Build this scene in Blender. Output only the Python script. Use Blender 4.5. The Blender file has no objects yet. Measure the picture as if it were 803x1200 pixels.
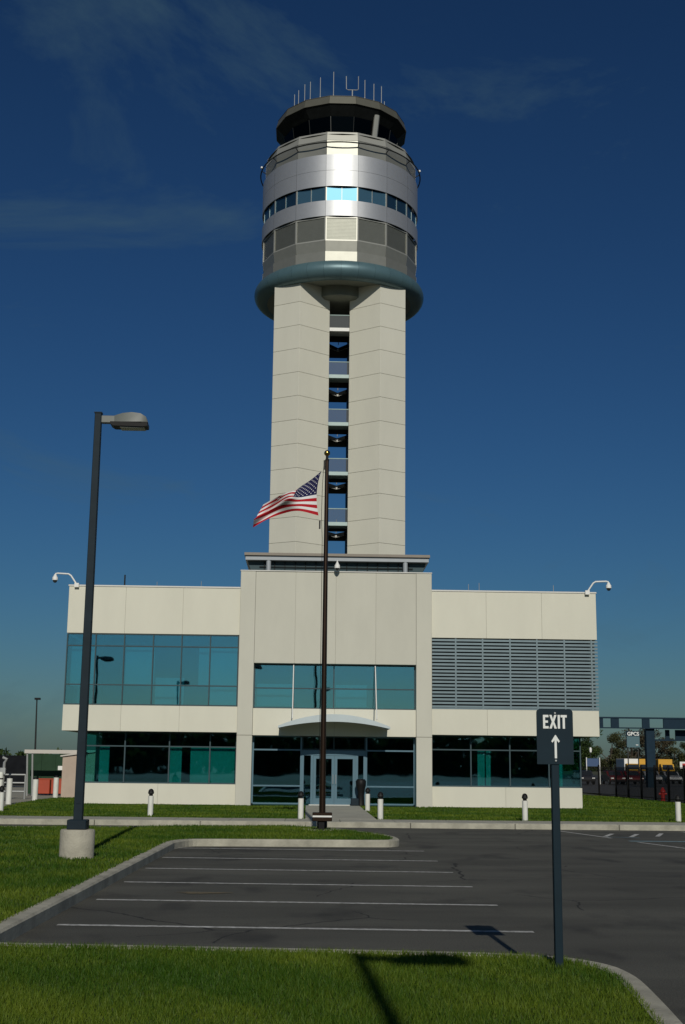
import bpy, bmesh, math, random
import numpy as np
from mathutils import Vector, Matrix
from mathutils.geometry import tessellate_polygon
R = math.radians
random.seed(7); rng = np.random.default_rng(11)
SC = bpy.context.scene
COL = SC.collection

# ------------------------------------------------------------------ camera
cam_d = bpy.data.cameras.new('camera'); cam = bpy.data.objects.new('camera', cam_d); COL.objects.link(cam)
SC.camera = cam
PITCH, YAW, ROLL, EYE = 0.19669, 0.02539, 0.01112, 1.75
cam_d.sensor_fit = 'VERTICAL'; cam_d.sensor_height = 36.0; cam_d.sensor_width = 24.09
cam_d.lens = 1487.64 / 1200 * 36.0
cam_d.clip_start = 0.1; cam_d.clip_end = 9000
fw = Vector((math.sin(YAW)*math.cos(PITCH), math.cos(YAW)*math.cos(PITCH), math.sin(PITCH)))
r0 = Vector((math.cos(YAW), -math.sin(YAW), 0)); u0 = r0.cross(fw)
rr = r0*math.cos(ROLL) + u0*math.sin(ROLL); uu = u0*math.cos(ROLL) - r0*math.sin(ROLL)
M = Matrix.Identity(4)
for i in range(3):
    M[i][0] = rr[i]; M[i][1] = uu[i]; M[i][2] = -fw[i]
M[0][3], M[1][3], M[2][3] = 0, 0, EYE
cam.matrix_world = M

# ------------------------------------------------------------------ sky, sun, exposure
SUN_EL, SUN_AZ = 29.4, 2.2          # sun behind the camera, 2.2 degrees to the right of -Y
world = bpy.data.worlds.new('World'); SC.world = world; world.use_nodes = True
wn, wl = world.node_tree.nodes, world.node_tree.links
wn.clear()
sky = wn.new('ShaderNodeTexSky'); sky.sky_type = 'NISHITA'; sky.sun_disc = False
sky.sun_elevation = R(SUN_EL); sky.sun_rotation = R(180 - SUN_AZ)
sky.altitude = 250; sky.air_density = 1.25; sky.dust_density = 0.65; sky.ozone_density = 10.0
bg = wn.new('ShaderNodeBackground'); bg.inputs['Strength'].default_value = 0.05
wo = wn.new('ShaderNodeOutputWorld')
# thin cirrus: stretched noise over the sky direction
tc = wn.new('ShaderNodeTexCoord')
mp = wn.new('ShaderNodeMapping'); mp.inputs['Rotation'].default_value = (0.0, -0.45, 0.0); mp.inputs['Scale'].default_value = (2.2, 2.0, 4.5)
mp.inputs['Location'].default_value = (-2.6204, 0.4423, -1.3004)
n1 = wn.new('ShaderNodeTexNoise'); n1.inputs['Scale'].default_value = 1.05; n1.inputs['Detail'].default_value = 9; n1.inputs['Roughness'].default_value = 0.62; n1.inputs['Distortion'].default_value = 1.1
cr = wn.new('ShaderNodeValToRGB'); cr.color_ramp.elements[0].position = 0.56; cr.color_ramp.elements[1].position = 0.79
mulc = wn.new('ShaderNodeMath'); mulc.operation = 'MULTIPLY'; mulc.inputs[1].default_value = 0.7
mixw = wn.new('ShaderNodeMixRGB'); mixw.inputs['Color2'].default_value = (2.0, 3.9, 4.8, 1)
wl.new(tc.outputs['Generated'], mp.inputs['Vector']); wl.new(mp.outputs['Vector'], n1.inputs['Vector'])
wl.new(n1.outputs['Fac'], cr.inputs['Fac']); wl.new(cr.outputs['Color'], mulc.inputs[0]); wl.new(mulc.outputs[0], mixw.inputs['Fac'])
gm = wn.new('ShaderNodeGamma'); gm.inputs['Gamma'].default_value = 1.3   # extra contrast put into the sky alone, about a mid grey of 4
pre = wn.new('ShaderNodeMixRGB'); pre.blend_type = 'MULTIPLY'; pre.inputs['Fac'].default_value = 1.0; pre.inputs['Color2'].default_value = (.25, .25, .25, 1)
wl.new(sky.outputs['Color'], pre.inputs['Color1']); wl.new(pre.outputs['Color'], gm.inputs['Color']); wb = wn.new('ShaderNodeMixRGB'); wb.blend_type = 'MULTIPLY'; wb.inputs['Fac'].default_value = 1.0; wb.inputs['Color2'].default_value = (3.55, 4.05, 3.85, 1)   # scales the sky back up with an added teal tint
wl.new(gm.outputs['Color'], wb.inputs['Color1']); wl.new(wb.outputs['Color'], mixw.inputs['Color1']); wl.new(mixw.outputs['Color'], bg.inputs['Color']); wl.new(bg.outputs[0], wo.inputs['Surface'])
sun_d = bpy.data.lights.new('sun', 'SUN'); sun_d.energy = 5.0; sun_d.angle = R(0.53); sun_d.color = (1.0, 0.95, 0.85)
sun = bpy.data.objects.new('sun', sun_d); COL.objects.link(sun)
sdir = Vector((-math.sin(R(SUN_AZ))*math.cos(R(SUN_EL)), math.cos(R(SUN_AZ))*math.cos(R(SUN_EL)), -math.sin(R(SUN_EL))))
sun.rotation_euler = sdir.to_track_quat('-Z', 'Y').to_euler(); sun.location = (4, -40, 40)
SC.view_settings.view_transform = 'Standard'; SC.view_settings.look = 'None'
SC.view_settings.exposure = -0.85; SC.view_settings.gamma = 1.0; SC.view_settings.use_curve_mapping = False

# ------------------------------------------------------------------ materials
MAT = {}
def lk(nt, a, b): nt.links.new(a, b)
def mat(name, col, rough=0.6, metal=0.0, var=0.0, vscale=2.0, bump=0.0, bscale=40.0, spec=0.5, col2=None, stretch=None, coat=0.0, tone=0.0):
    m = bpy.data.materials.new(name); m.use_nodes = True; nt = m.node_tree; b = nt.nodes['Principled BSDF']
    b.inputs['Base Color'].default_value = (*col, 1); b.inputs['Roughness'].default_value = rough; b.inputs['Metallic'].default_value = metal
    b.inputs['Specular IOR Level'].default_value = spec; b.inputs['Coat Weight'].default_value = coat
    g = None
    if var or bump or col2:
        g = nt.nodes.new('ShaderNodeNewGeometry'); src = g.outputs['Position']
        if stretch:
            mpn = nt.nodes.new('ShaderNodeMapping'); mpn.inputs['Scale'].default_value = stretch; lk(nt, src, mpn.inputs['Vector']); src = mpn.outputs['Vector']
    if var or col2:
        n = nt.nodes.new('ShaderNodeTexNoise'); n.inputs['Scale'].default_value = vscale; n.inputs['Detail'].default_value = 8; n.inputs['Roughness'].default_value = 0.62
        lk(nt, src, n.inputs['Vector'])
        rmp = nt.nodes.new('ShaderNodeValToRGB'); e = rmp.color_ramp.elements
        e[0].position = 0.32; e[1].position = 0.68
        c2 = col2 if col2 else tuple(min(1, c*(1+var)) for c in col); c1 = col if col2 else tuple(c*(1-var) for c in col)
        e[0].color = (*c1, 1); e[1].color = (*c2, 1)
        lk(nt, n.outputs['Fac'], rmp.inputs['Fac']); lk(nt, rmp.outputs['Color'], b.inputs['Base Color'])
    if bump:
        n2 = nt.nodes.new('ShaderNodeTexNoise'); n2.inputs['Scale'].default_value = bscale; n2.inputs['Detail'].default_value = 4
        lk(nt, g.outputs['Position'], n2.inputs['Vector'])
        bp = nt.nodes.new('ShaderNodeBump'); bp.inputs['Strength'].default_value = bump; bp.inputs['Distance'].default_value = 0.02
        lk(nt, n2.outputs['Fac'], bp.inputs['Height']); lk(nt, bp.outputs['Normal'], b.inputs['Normal'])
    if tone:
        src = b.inputs['Base Color'].links[0].from_socket; oi = nt.nodes.new('ShaderNodeObjectInfo'); mr = nt.nodes.new('ShaderNodeMapRange'); mr.inputs['To Min'].default_value = 1-tone; mr.inputs['To Max'].default_value = 1+tone
        mm = nt.nodes.new('ShaderNodeMixRGB'); mm.blend_type = 'MULTIPLY'; mm.inputs[0].default_value = 1; cmb = nt.nodes.new('ShaderNodeCombineColor')
        lk(nt, oi.outputs['Random'], mr.inputs['Value'])
        for ch in range(3): lk(nt, mr.outputs[0], cmb.inputs[ch])
        lk(nt, src, mm.inputs[1]); lk(nt, cmb.outputs[0], mm.inputs[2]); lk(nt, mm.outputs[0], b.inputs['Base Color'])
    MAT[name] = m; return m
def glass(name, trans, tint, refl, rough=0.015, wav=0.0):
    m = bpy.data.materials.new(name); m.use_nodes = True; nt = m.node_tree; nt.nodes.clear()
    o = nt.nodes.new('ShaderNodeOutputMaterial'); mx = nt.nodes.new('ShaderNodeMixShader')
    t = nt.nodes.new('ShaderNodeBsdfTransparent'); t.inputs[0].default_value = (*trans, 1)
    gl = nt.nodes.new('ShaderNodeBsdfGlossy'); gl.inputs['Color'].default_value = (*tint, 1); gl.inputs['Roughness'].default_value = rough
    fr = nt.nodes.new('ShaderNodeFresnel'); fr.inputs['IOR'].default_value = 1.5
    ad = nt.nodes.new('ShaderNodeMath'); ad.operation = 'ADD'; ad.inputs[1].default_value = refl; ad.use_clamp = True
    lk(nt, fr.outputs[0], ad.inputs[0]); lk(nt, ad.outputs[0], mx.inputs[0]); lk(nt, t.outputs[0], mx.inputs[1]); lk(nt, gl.outputs[0], mx.inputs[2]); lk(nt, mx.outputs[0], o.inputs[0])
    if wav:
        g = nt.nodes.new('ShaderNodeNewGeometry'); n = nt.nodes.new('ShaderNodeTexNoise'); n.inputs['Scale'].default_value = 0.9; n.inputs['Detail'].default_value = 1
        lk(nt, g.outputs['Position'], n.inputs['Vector']); bp = nt.nodes.new('ShaderNodeBump'); bp.inputs['Strength'].default_value = wav; bp.inputs['Distance'].default_value = 0.02
        lk(nt, n.outputs['Fac'], bp.inputs['Height']); lk(nt, bp.outputs[0], gl.inputs['Normal'])
    MAT[name] = m; return m
mat('precast', (.645, .63, .525), .85, tone=.025, var=.03, vscale=1.1, bump=.25, bscale=45, stretch=(1, 1, .35), spec=.25)
mat('precast_grey', (.54, .53, .45), .85, tone=.02, var=.03, vscale=1.3, bump=.25, bscale=45, stretch=(1, 1, .35), spec=.25)
mat('precast_tower', (.58, .57, .485), .85, tone=.03, var=.035, vscale=.55, bump=.2, bscale=25, stretch=(1, 1, .3), spec=.25)
mat('joint', (.33, .32, .27), .9)
mat('coping', (.62, .61, .56), .5, var=.04)
mat('canopy_metal', (.46, .52, .53), .4, metal=.3, var=.04)
mat('tan_fascia', (.23, .20, .16), .6, var=.06)
mat('grey_paint', (.32, .35, .37), .5, var=.05)
mat('frame_steel', (.10, .18, .225), .38, metal=.35, var=.05)
mat('frame_dark', (.045, .075, .085), .6, spec=.2)
mat('louver_blue', (.15, .205, .225), .45, metal=.25, var=.06, vscale=3)
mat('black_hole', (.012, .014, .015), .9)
mat('near_black', (.016, .018, .018), .6, var=.2, spec=.08)  # dark parts; also carries the painted shade of the tower gap
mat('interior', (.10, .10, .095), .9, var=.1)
mat('blind', (.62, .66, .62), .8, var=.08, vscale=6, stretch=(6, 1, .3))
mat('silver', (.42, .43, .44), .47, metal=.6, var=.03, vscale=3, spec=.5)
mat('tower_metal', (.26, .26, .225), .44, metal=.5, var=.05, vscale=2)
mat('tower_louver', (.16, .165, .14), .45, metal=.55, var=.05)
mat('tower_frame', (.36, .36, .32), .45, metal=.4)
mat('roof_metal', (.11, .108, .085), .5, metal=.3, var=.06)
mat('torus_green', (.085, .155, .175), .42, metal=.25, var=.06, vscale=1.5)
mat('soffit_green', (.17, .18, .145), .65, var=.06)
mat('dark_rail', (.03, .032, .03), .5, metal=.5)
mat('white_paint', (.74, .74, .70), .55, var=.04, vscale=5)
mat('bollard_white', (.66, .66, .60), .6, var=.09, vscale=7, stretch=(1, 1, .4))
mat('black_plastic', (.010, .010, .010), .5, spec=.14)
mat('landing_green', (.36, .47, .45), .5, var=.05)
mat('mesh_grey', (.05, .06, .065), .5, metal=.3)
mat('lamp_navy', (.010, .020, .028), .6, var=.15, vscale=4, spec=.18)
mat('lamp_head', (.14, .15, .135), .5, var=.08)
mat('lens', (.10, .10, .07), .2)
mat('concrete_base', (.37, .35, .28), .9, var=.16, vscale=4, bump=.5, bscale=30)
mat('kerb', (.36, .345, .275), .9, var=.27, vscale=2.2, bump=.5, bscale=30)
mat('sidewalk', (.33, .32, .265), .9, var=.14, vscale=1.2, bump=.4, bscale=25)
mat('bronze', (.045, .026, .016), .32, metal=.75, var=.1)
mat('gold', (.55, .36, .10), .22, metal=1.0)
mat('sign_navy', (.008, .020, .029), .6, var=.1, vscale=5, spec=.15)
mat('sign_white', (.72, .74, .70), .5)
mat('flag_red', (.40, .012, .020), .8, spec=.15); mat('flag_white', (.70, .69, .68), .8, spec=.15); mat('flag_blue', (.016, .016, .065), .8, spec=.15)
mat('paint_line', (.20, .20, .185), .8, col2=(.60, .60, .57), vscale=11)
mat('paint_blue', (.16, .25, .28), .8, var=.25, vscale=7)
mat('soil', (.05, .075, .012), .95, var=.3, vscale=3, bump=.6, bscale=30)
mat('field', (.07, .085, .035), .95, col2=(.11, .10, .06), vscale=.02)
mat('far_asphalt', (.05, .05, .048), .9, var=.15, vscale=.3)
mat('apron', (.27, .26, .21), .9, var=.1, vscale=.7)
mat('shed_beige', (.42, .34, .27), .8, var=.06); mat('shed_roof', (.5, .47, .42), .7)
mat('green_sheet', (.025, .055, .03), .6, var=.12, spec=.08); mat('orange', (.36, .05, .018), .6, var=.08)
mat('pipe_grey', (.35, .36, .35), .5, metal=.4); mat('dark_cloth', (.010, .011, .013), .9, var=.25, spec=.08)
mat('bark', (.06, .045, .03), .9, var=.25, vscale=5, bump=.6, bscale=12)
mat('tyre', (.02, .02, .02), .85); mat('rim', (.4, .4, .4), .35, metal=.8)
mat('car_glass', (.02, .025, .03), .08, spec=.8)
mat('fence_black', (.008, .008, .008), .55, spec=.08)
mat('gantry_navy', (.012, .028, .045), .5, var=.1, spec=.08)
mat('sign_teal', (.06, .13, .15), .5); mat('yellow', (.55, .30, .02), .5); mat('red', (.42, .02, .02), .45); mat('blue_panel', (.03, .07, .16), .5)
mat('hydrant_red', (.45, .025, .02), .4)
glass('glass_teal', (.34, .72, .80), (.50, .90, 1.0), .32, wav=.10)
glass('glass_low', (.28, .70, .67), (.36, .72, .98), .15, wav=.08)
glass('glass_strip', (.10, .22, .28), (.26, .56, .74), .26, rough=.46)
glass('glass_cab', (.03, .035, .035), (.22, .22, .2), .0)
def leafmat(name, c1, c2):
    m = bpy.data.materials.new(name); m.use_nodes = True; nt = m.node_tree; b = nt.nodes['Principled BSDF']; b.inputs['Roughness'].default_value = .6; b.inputs['Specular IOR Level'].default_value = .25
    at = nt.nodes.new('ShaderNodeAttribute'); at.attribute_name = 'tone'
    mx = nt.nodes.new('ShaderNodeMixRGB'); mx.inputs[1].default_value = (*c1, 1); mx.inputs[2].default_value = (*c2, 1)
    lk(nt, at.outputs['Fac'], mx.inputs[0]); lk(nt, mx.outputs[0], b.inputs['Base Color'])
    tr = nt.nodes.new('ShaderNodeBsdfTranslucent'); lk(nt, mx.outputs[0], tr.inputs[0]); ms = nt.nodes.new('ShaderNodeMixShader'); ms.inputs[0].default_value = .25
    lk(nt, b.outputs[0], ms.inputs[1]); lk(nt, tr.outputs[0], ms.inputs[2]); lk(nt, ms.outputs[0], nt.nodes['Material Output'].inputs[0])
    MAT[name] = m
leafmat('grass_blade', (.034, .088, .004), (.140, .190, .014))
leafmat('leaf_green', (.02, .042, .010), (.06, .095, .02)); leafmat('leaf_olive', (.032, .038, .013), (.075, .08, .03)); leafmat('leaf_brown', (.04, .034, .018), (.075, .062, .034))
def asphalt():
    m = bpy.data.materials.new('asphalt'); m.use_nodes = True; nt = m.node_tree; b = nt.nodes['Principled BSDF']; b.inputs['Roughness'].default_value = .88; b.inputs['Specular IOR Level'].default_value = .3
    g = nt.nodes.new('ShaderNodeNewGeometry')
    def noise(s, d, stretch=None):
        n = nt.nodes.new('ShaderNodeTexNoise'); n.inputs['Scale'].default_value = s; n.inputs['Detail'].default_value = d; src = g.outputs['Position']
        if stretch:
            mpn = nt.nodes.new('ShaderNodeMapping'); mpn.inputs['Scale'].default_value = stretch; lk(nt, src, mpn.inputs['Vector']); src = mpn.outputs[0]
        lk(nt, src, n.inputs['Vector']); return n
    a = noise(.45, 6, (.6, 1.6, 1)); r1 = nt.nodes.new('ShaderNodeValToRGB'); r1.color_ramp.elements[0].position = .3; r1.color_ramp.elements[1].position = .72
    r1.color_ramp.elements[0].color = (.055, .054, .046, 1); r1.color_ramp.elements[1].color = (.104, .102, .087, 1); lk(nt, a.outputs[0], r1.inputs[0])
    f = noise(60, 3); mx = nt.nodes.new('ShaderNodeMixRGB'); mx.blend_type = 'MULTIPLY'; mx.inputs[0].default_value = .8
    r2 = nt.nodes.new('ShaderNodeValToRGB'); r2.color_ramp.elements[0].position = .3; r2.color_ramp.elements[0].color = (.55, .55, .55, 1); r2.color_ramp.elements[1].position = .7; r2.color_ramp.elements[1].color = (1.35, 1.35, 1.3, 1)
    lk(nt, f.outputs[0], r2.inputs[0]); lk(nt, r1.outputs[0], mx.inputs[1]); lk(nt, r2.outputs[0], mx.inputs[2])
    # oil and tyre stains
    s = noise(.9, 5, (1.0, .55, 1)); r3 = nt.nodes.new('ShaderNodeValToRGB'); r3.color_ramp.elements[0].position = .56; r3.color_ramp.elements[0].color = (0, 0, 0, 1); r3.color_ramp.elements[1].position = .74; r3.color_ramp.elements[1].color = (.85, .85, .85, 1)
    lk(nt, s.outputs[0], r3.inputs[0]); m2 = nt.nodes.new('ShaderNodeMixRGB'); m2.inputs[2].default_value = (.02, .019, .018, 1); lk(nt, r3.outputs[0], m2.inputs[0]); lk(nt, mx.outputs[0], m2.inputs[1])
    # fine cracks where the noise lets them through
    wv = noise(1.2, 4); vm = nt.nodes.new('ShaderNodeVectorMath'); vm.operation = 'MULTIPLY_ADD'; vm.inputs[1].default_value = (.5, .5, 0)
    lk(nt, wv.outputs['Color'], vm.inputs[0]); lk(nt, g.outputs['Position'], vm.inputs[2])
    vo = nt.nodes.new('ShaderNodeTexVoronoi'); vo.feature = 'DISTANCE_TO_EDGE'; vo.inputs['Scale'].default_value = .33; lk(nt, vm.outputs[0], vo.inputs['Vector'])
    lt = nt.nodes.new('ShaderNodeMath'); lt.operation = 'LESS_THAN'; lt.inputs[1].default_value = .0045; lk(nt, vo.outputs['Distance'], lt.inputs[0])
    ms = noise(.25, 2); gt = nt.nodes.new('ShaderNodeMath'); gt.operation = 'GREATER_THAN'; gt.inputs[1].default_value = .5; lk(nt, ms.outputs[0], gt.inputs[0])
    ml = nt.nodes.new('ShaderNodeMath'); ml.operation = 'MULTIPLY'; lk(nt, lt.outputs[0], ml.inputs[0]); lk(nt, gt.outputs[0], ml.inputs[1])
    m3 = nt.nodes.new('ShaderNodeMixRGB'); m3.inputs[2].default_value = (.022, .021, .019, 1); lk(nt, ml.outputs[0], m3.inputs[0]); lk(nt, m2.outputs[0], m3.inputs[1])
    lk(nt, m3.outputs[0], b.inputs['Base Color'])
    bp = nt.nodes.new('ShaderNodeBump'); bp.inputs['Strength'].default_value = .5; bp.inputs['Distance'].default_value = .01; lk(nt, f.outputs[0], bp.inputs['Height']); lk(nt, bp.outputs[0], b.inputs['Normal'])
    MAT['asphalt'] = m
asphalt()

# ------------------------------------------------------------------ mesh helpers
class MB:
    def __init__(s): s.v = []; s.f = []
    def add(s, vs, fs):
        o = len(s.v); s.v += [tuple(v) for v in vs]; s.f += [tuple(i+o for i in f) for f in fs]; return s
    def box(s, x0, x1, y0, y1, z0, z1):
        return s.add([(x0,y0,z0),(x1,y0,z0),(x1,y1,z0),(x0,y1,z0),(x0,y0,z1),(x1,y0,z1),(x1,y1,z1),(x0,y1,z1)],
                     [(0,3,2,1),(4,5,6,7),(0,1,5,4),(1,2,6,5),(2,3,7,6),(3,0,4,7)])
    def prism(s, poly, a, b, axis='z'):
        n = len(poly)
        def P(p, t): return (p[0], p[1], t) if axis == 'z' else ((p[0], t, p[1]) if axis == 'y' else (t, p[0], p[1]))
        return s.add([P(p, a) for p in poly] + [P(p, b) for p in poly],
                     [tuple(range(n))[::-1], tuple(range(n, 2*n))] + [(i, (i+1) % n, n+(i+1) % n, n+i) for i in range(n)])
    def tube(s, pts, r, n=8, r1=None, cap=True):
        pts = [Vector(p) for p in pts]; rings = []
        for i, p in enumerate(pts):
            d = (pts[min(i+1, len(pts)-1)] - pts[max(i-1, 0)]).normalized()
            a = d.orthogonal().normalized() if i == 0 else (pa - d*pa.dot(d)).normalized()
            pa = a; b = d.cross(a); t = i/(len(pts)-1); rad = r if r1 is None else r + (r1-r)*t
            rings.append([p + (a*math.cos(2*math.pi*k/n) + b*math.sin(2*math.pi*k/n))*rad for k in range(n)])
        vs = [v for g in rings for v in g]; fs = []
        for i in range(len(pts)-1):
            for k in range(n): fs.append((i*n+k, i*n+(k+1) % n, (i+1)*n+(k+1) % n, (i+1)*n+k))
        if cap: fs += [tuple(range(n))[::-1], tuple(range((len(pts)-1)*n, len(pts)*n))]
        return s.add(vs, fs)
    def lathe(s, prof, cx, cy, n=32, a0=0, a1=2*math.pi):
        full = abs(a1-a0-2*math.pi) < 1e-6; m = n if full else n+1; vs = []
        for k in range(m):
            a = a0 + (a1-a0)*k/n
            for (r, z) in prof: vs.append((cx + r*math.sin(a), cy - r*math.cos(a), z))
        p = len(prof); fs = []
        for k in range(n):
            k2 = (k+1) % m
            for j in range(p-1): fs.append((k*p+j, k2*p+j, k2*p+j+1, k*p+j+1))
        return s.add(vs, fs)
    def build(s, name, m, parent=None, smooth=False, bevel=0.0):
        me = bpy.data.meshes.new(name); me.from_pydata(s.v, [], s.f); me.update()
        bm = bmesh.new(); bm.from_mesh(me); bmesh.ops.recalc_face_normals(bm, faces=bm.faces[:])
        if bevel: bmesh.ops.bevel(bm, geom=bm.edges[:], offset=bevel, segments=1, affect='EDGES')
        bm.to_mesh(me); bm.free()
        me.materials.append(MAT[m])
        if smooth:
            me.polygons.foreach_set('use_smooth', [True]*len(me.polygons))
            try: me.set_sharp_from_angle(angle=R(40))
            except Exception: pass
        o = bpy.data.objects.new(name, me); COL.objects.link(o)
        if parent is not None: o.parent = parent; o.matrix_parent_inverse = Matrix.Translation(-parent.location) if parent.type == 'EMPTY' else Matrix.Identity(4)
        return o
def tag(o, label, cat=None, group=None, kind=None):
    if label: o['label'] = label
    if cat: o['category'] = cat
    if group: o['group'] = group
    if kind: o['kind'] = kind
    return o
def thing(name, label, cat, loc=(0, 0, 0), group=None):
    o = bpy.data.objects.new(name, None); COL.objects.link(o); o.location = loc; o.empty_display_size = .3
    return tag(o, label, cat, group)
def box(name, m, parent, *a, bevel=0.0): return MB().box(*a).build(name, m, parent, bevel=bevel)
def link_copy(src, parent, off):
    c = src.copy(); COL.objects.link(c); c.parent = parent; c.location = src.location + Vector(off); return c
def copy_thing(root, loc, label, group=None):
    r = root.copy(); COL.objects.link(r); r.location = loc; r['label'] = label
    if group: r['group'] = group
    for ch in [o for o in root.children]:
        c = ch.copy(); COL.objects.link(c); c.parent = r; c.matrix_parent_inverse = ch.matrix_parent_inverse.copy()
        for g in ch.children:
            d = g.copy(); COL.objects.link(d); d.parent = c; d.matrix_parent_inverse = g.matrix_parent_inverse.copy()
    return r
def inset(poly, d):
    n = len(poly); out = []
    for i in range(n):
        a, b, c = Vector(poly[i-1]), Vector(poly[i]), Vector(poly[(i+1) % n])
        e1 = (b-a).normalized(); e2 = (c-b).normalized(); n1 = Vector((-e1.y, e1.x)); n2 = Vector((-e2.y, e2.x))
        h = (n1+n2); h = h.normalized() / max(.35, h.normalized().dot(n1)); out.append((b.x+h.x*d, b.y+h.y*d))
    return out
def sheet(name, poly, z, m, parent=None):
    tris = tessellate_polygon([[Vector((p[0], p[1], 0)) for p in poly]])
    return MB().add([(p[0], p[1], z) for p in poly], [tuple(t) for t in tris]).build(name, m, parent)
def smooth_poly(pts, it=2):
    for _ in range(it):
        o = []
        for i in range(len(pts)):
            a, b = pts[i], pts[(i+1) % len(pts)]
            if math.hypot(b[0]-a[0], b[1]-a[1]) > 5:
                o += [a, b] if not o or o[-1] != a else [b]; continue
            o += [(a[0]*.75+b[0]*.25, a[1]*.75+b[1]*.25), (a[0]*.25+b[0]*.75, a[1]*.25+b[1]*.75)]
        q = []
        for p in o:
            if not q or math.hypot(p[0]-q[-1][0], p[1]-q[-1][1]) > 1e-4: q.append(p)
        pts = q
    return pts

# ------------------------------------------------------------------ ground
tag(MB().add([(-4000,-4000,-.06),(4000,-4000,-.06),(4000,6000,-.06),(-4000,6000,-.06)], [(0,1,2,3)]).build('ground', 'field'), None, kind='structure')
lot = tag(sheet('parking_lot', [(-45,-40),(70,-40),(70,37.25),(-45,37.25)], 0, 'asphalt'), None, kind='structure')
tag(sheet('access_road', [(18.6,37.3),(140,37.3),(160,330),(26,330)], -.004, 'far_asphalt'), None, kind='structure')
tag(sheet('service_apron', [(-60,37.3),(-10.4,37.3),(-10.4,44),(-11.4,51),(-11.5,110),(-60,110)], .0, 'apron'), None, kind='structure')
tag(sheet('rear_yard', [(-11.45,60.8),(18.55,60.8),(18.55,125),(-11.45,125)], .0, 'far_asphalt'), None, kind='structure')

lawnA = [(2.35,-30),(2.44,8.4),(2.58,9.7),(2.64,10.5),(2.55,11.1),(2.15,11.55),(1.3,11.72),(-2.2,12.02),(-2.85,12.08),(-2.93,12.15),(-2.92,12.8),(-2.72,27.3),(-2.55,28.1),(-2.2,28.35),(1.7,28.45),(2.02,28.7),(2.12,29.3),(2.0,30.6),(1.3,32.6),(.5,34.2),(-.6,34.9),(-2.0,34.8),(-3.4,34.2),(-5.0,33.3),(-9.0,33.0),(-44,33.0),(-44,-30)]
lawnA = smooth_poly(lawnA, 2)
inA = inset(lawnA, .19); edgeA = inset(lawnA, .15); n = len(lawnA)
k = MB(); inb = inset(lawnA, .025)
k.add([(p[0],p[1],-.02) for p in lawnA]+[(p[0],p[1],.125) for p in lawnA]+[(p[0],p[1],.15) for p in inb]+[(p[0],p[1],.15) for p in inA]+[(p[0],p[1],.05) for p in inA],
      [(j*n+i, j*n+(i+1) % n, (j+1)*n+(i+1) % n, (j+1)*n+i) for j in range(4) for i in range(n)])
tag(k.build('kerb', 'kerb'), None, kind='structure')
tag(sheet('lawn', inA, .135, 'soil'), None, kind='structure')
# sidewalk in slabs, each with an own joint, and its kerb
sw = tag(box('sidewalk', 'joint', None, -46,69.9,37.45,39.25,-.02,.125), None, kind='structure')
slab = None
for i in range(26):
    x = -15.0 + i*1.6
    if slab is None: slab = box('slab', 'sidewalk', sw, x,x+1.585,37.47,39.24,.06,.155, bevel=.006); base_x = x
    else:
        c = slab.copy(); COL.objects.link(c); c.location.x += x-base_x; c.location.z += random.uniform(-.002,.002)
kb = None
for i in range(14):
    x = -15.0 + i*3.0
    if kb is None: kb = box('kerb_stone', 'kerb', sw, x,x+2.985,37.26,37.455,-.03,.15, bevel=.012)
    else:
        c = kb.copy(); COL.objects.link(c); c.location.x += x+15.0
lawnB = [(-10.5,39.27),(-.02,39.27),(-.02,51.4),(-9.2,51.4),(-9.2,60.6),(-11.3,60.7),(-11.5,56),(-11.3,51.5),(-10.75,46)]
lawnC = [(2.13,39.27),(18.2,39.27),(17.9,62),(17.3,73),(16.4,78),(11.2,78),(11.2,51.4),(2.13,51.4)]
tag(sheet('lawn', lawnB, .13, 'soil'), None, kind='structure'); tag(sheet('lawn', lawnC, .13, 'soil'), None, kind='structure')
tag(box('entry_walk', 'sidewalk', None, -.02,2.12,39.26,51.9,0,.16), None, kind='structure')
# stall lines
for i, y in enumerate((14.45, 17.1, 19.62, 22.17, 24.72, 27.5)):
    sheet('stall_line', [(-2.70,y+.13-.06),(2.48,y-.17-.06),(2.48,y-.17+.06),(-2.70,y+.13+.06)], .004, 'paint_line', lot)
for a, b, w, m in [((7.1,36.4),(7.75,33.0),.1,'paint_line'),((7.75,33.55),(8.55,33.3),.1,'paint_blue'),((7.75,33.7),(8.3,35.2),.12,'paint_line'),((8.4,33.6),(8.95,35.1),.12,'paint_line'),((9.2,34.0),(9.75,35.6),.12,'paint_line'),((10.1,34.2),(10.5,35.4),.12,'paint_line'),
                   ((7.9,31.75),(9.6,31.75),.3,'paint_blue'),((8.0,31.3),(8.7,28.2),.1,'paint_line'),((8.75,29.2),(10.5,29.2),.16,'paint_blue'),((10.6,36.6),(11.6,31.5),.1,'paint_line')]:
    d = (Vector(b)-Vector(a)).normalized(); q = Vector((-d.y, d.x))*w/2; A, B = Vector(a), Vector(b)
    sheet('bay_marking', [A-q, B-q, B+q, A+q], .005, m, lot)
mat('sand', (.085, .075, .050), .95, col2=(.15, .115, .055), vscale=9)
rs2 = random.Random(5)
pts = [(-1.42+.46*math.cos(t)*k_, 18.2+.17*math.sin(t)*k_) for t, k_ in [(i*2*math.pi/44, .72+.28*math.sin(3*i*2*math.pi/44+1)*.6+rs2.uniform(-.16, .16)) for i in range(44)]]
tag(sheet('sand_patch', pts, .006, 'sand', lot), None, kind='stuff')

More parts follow.
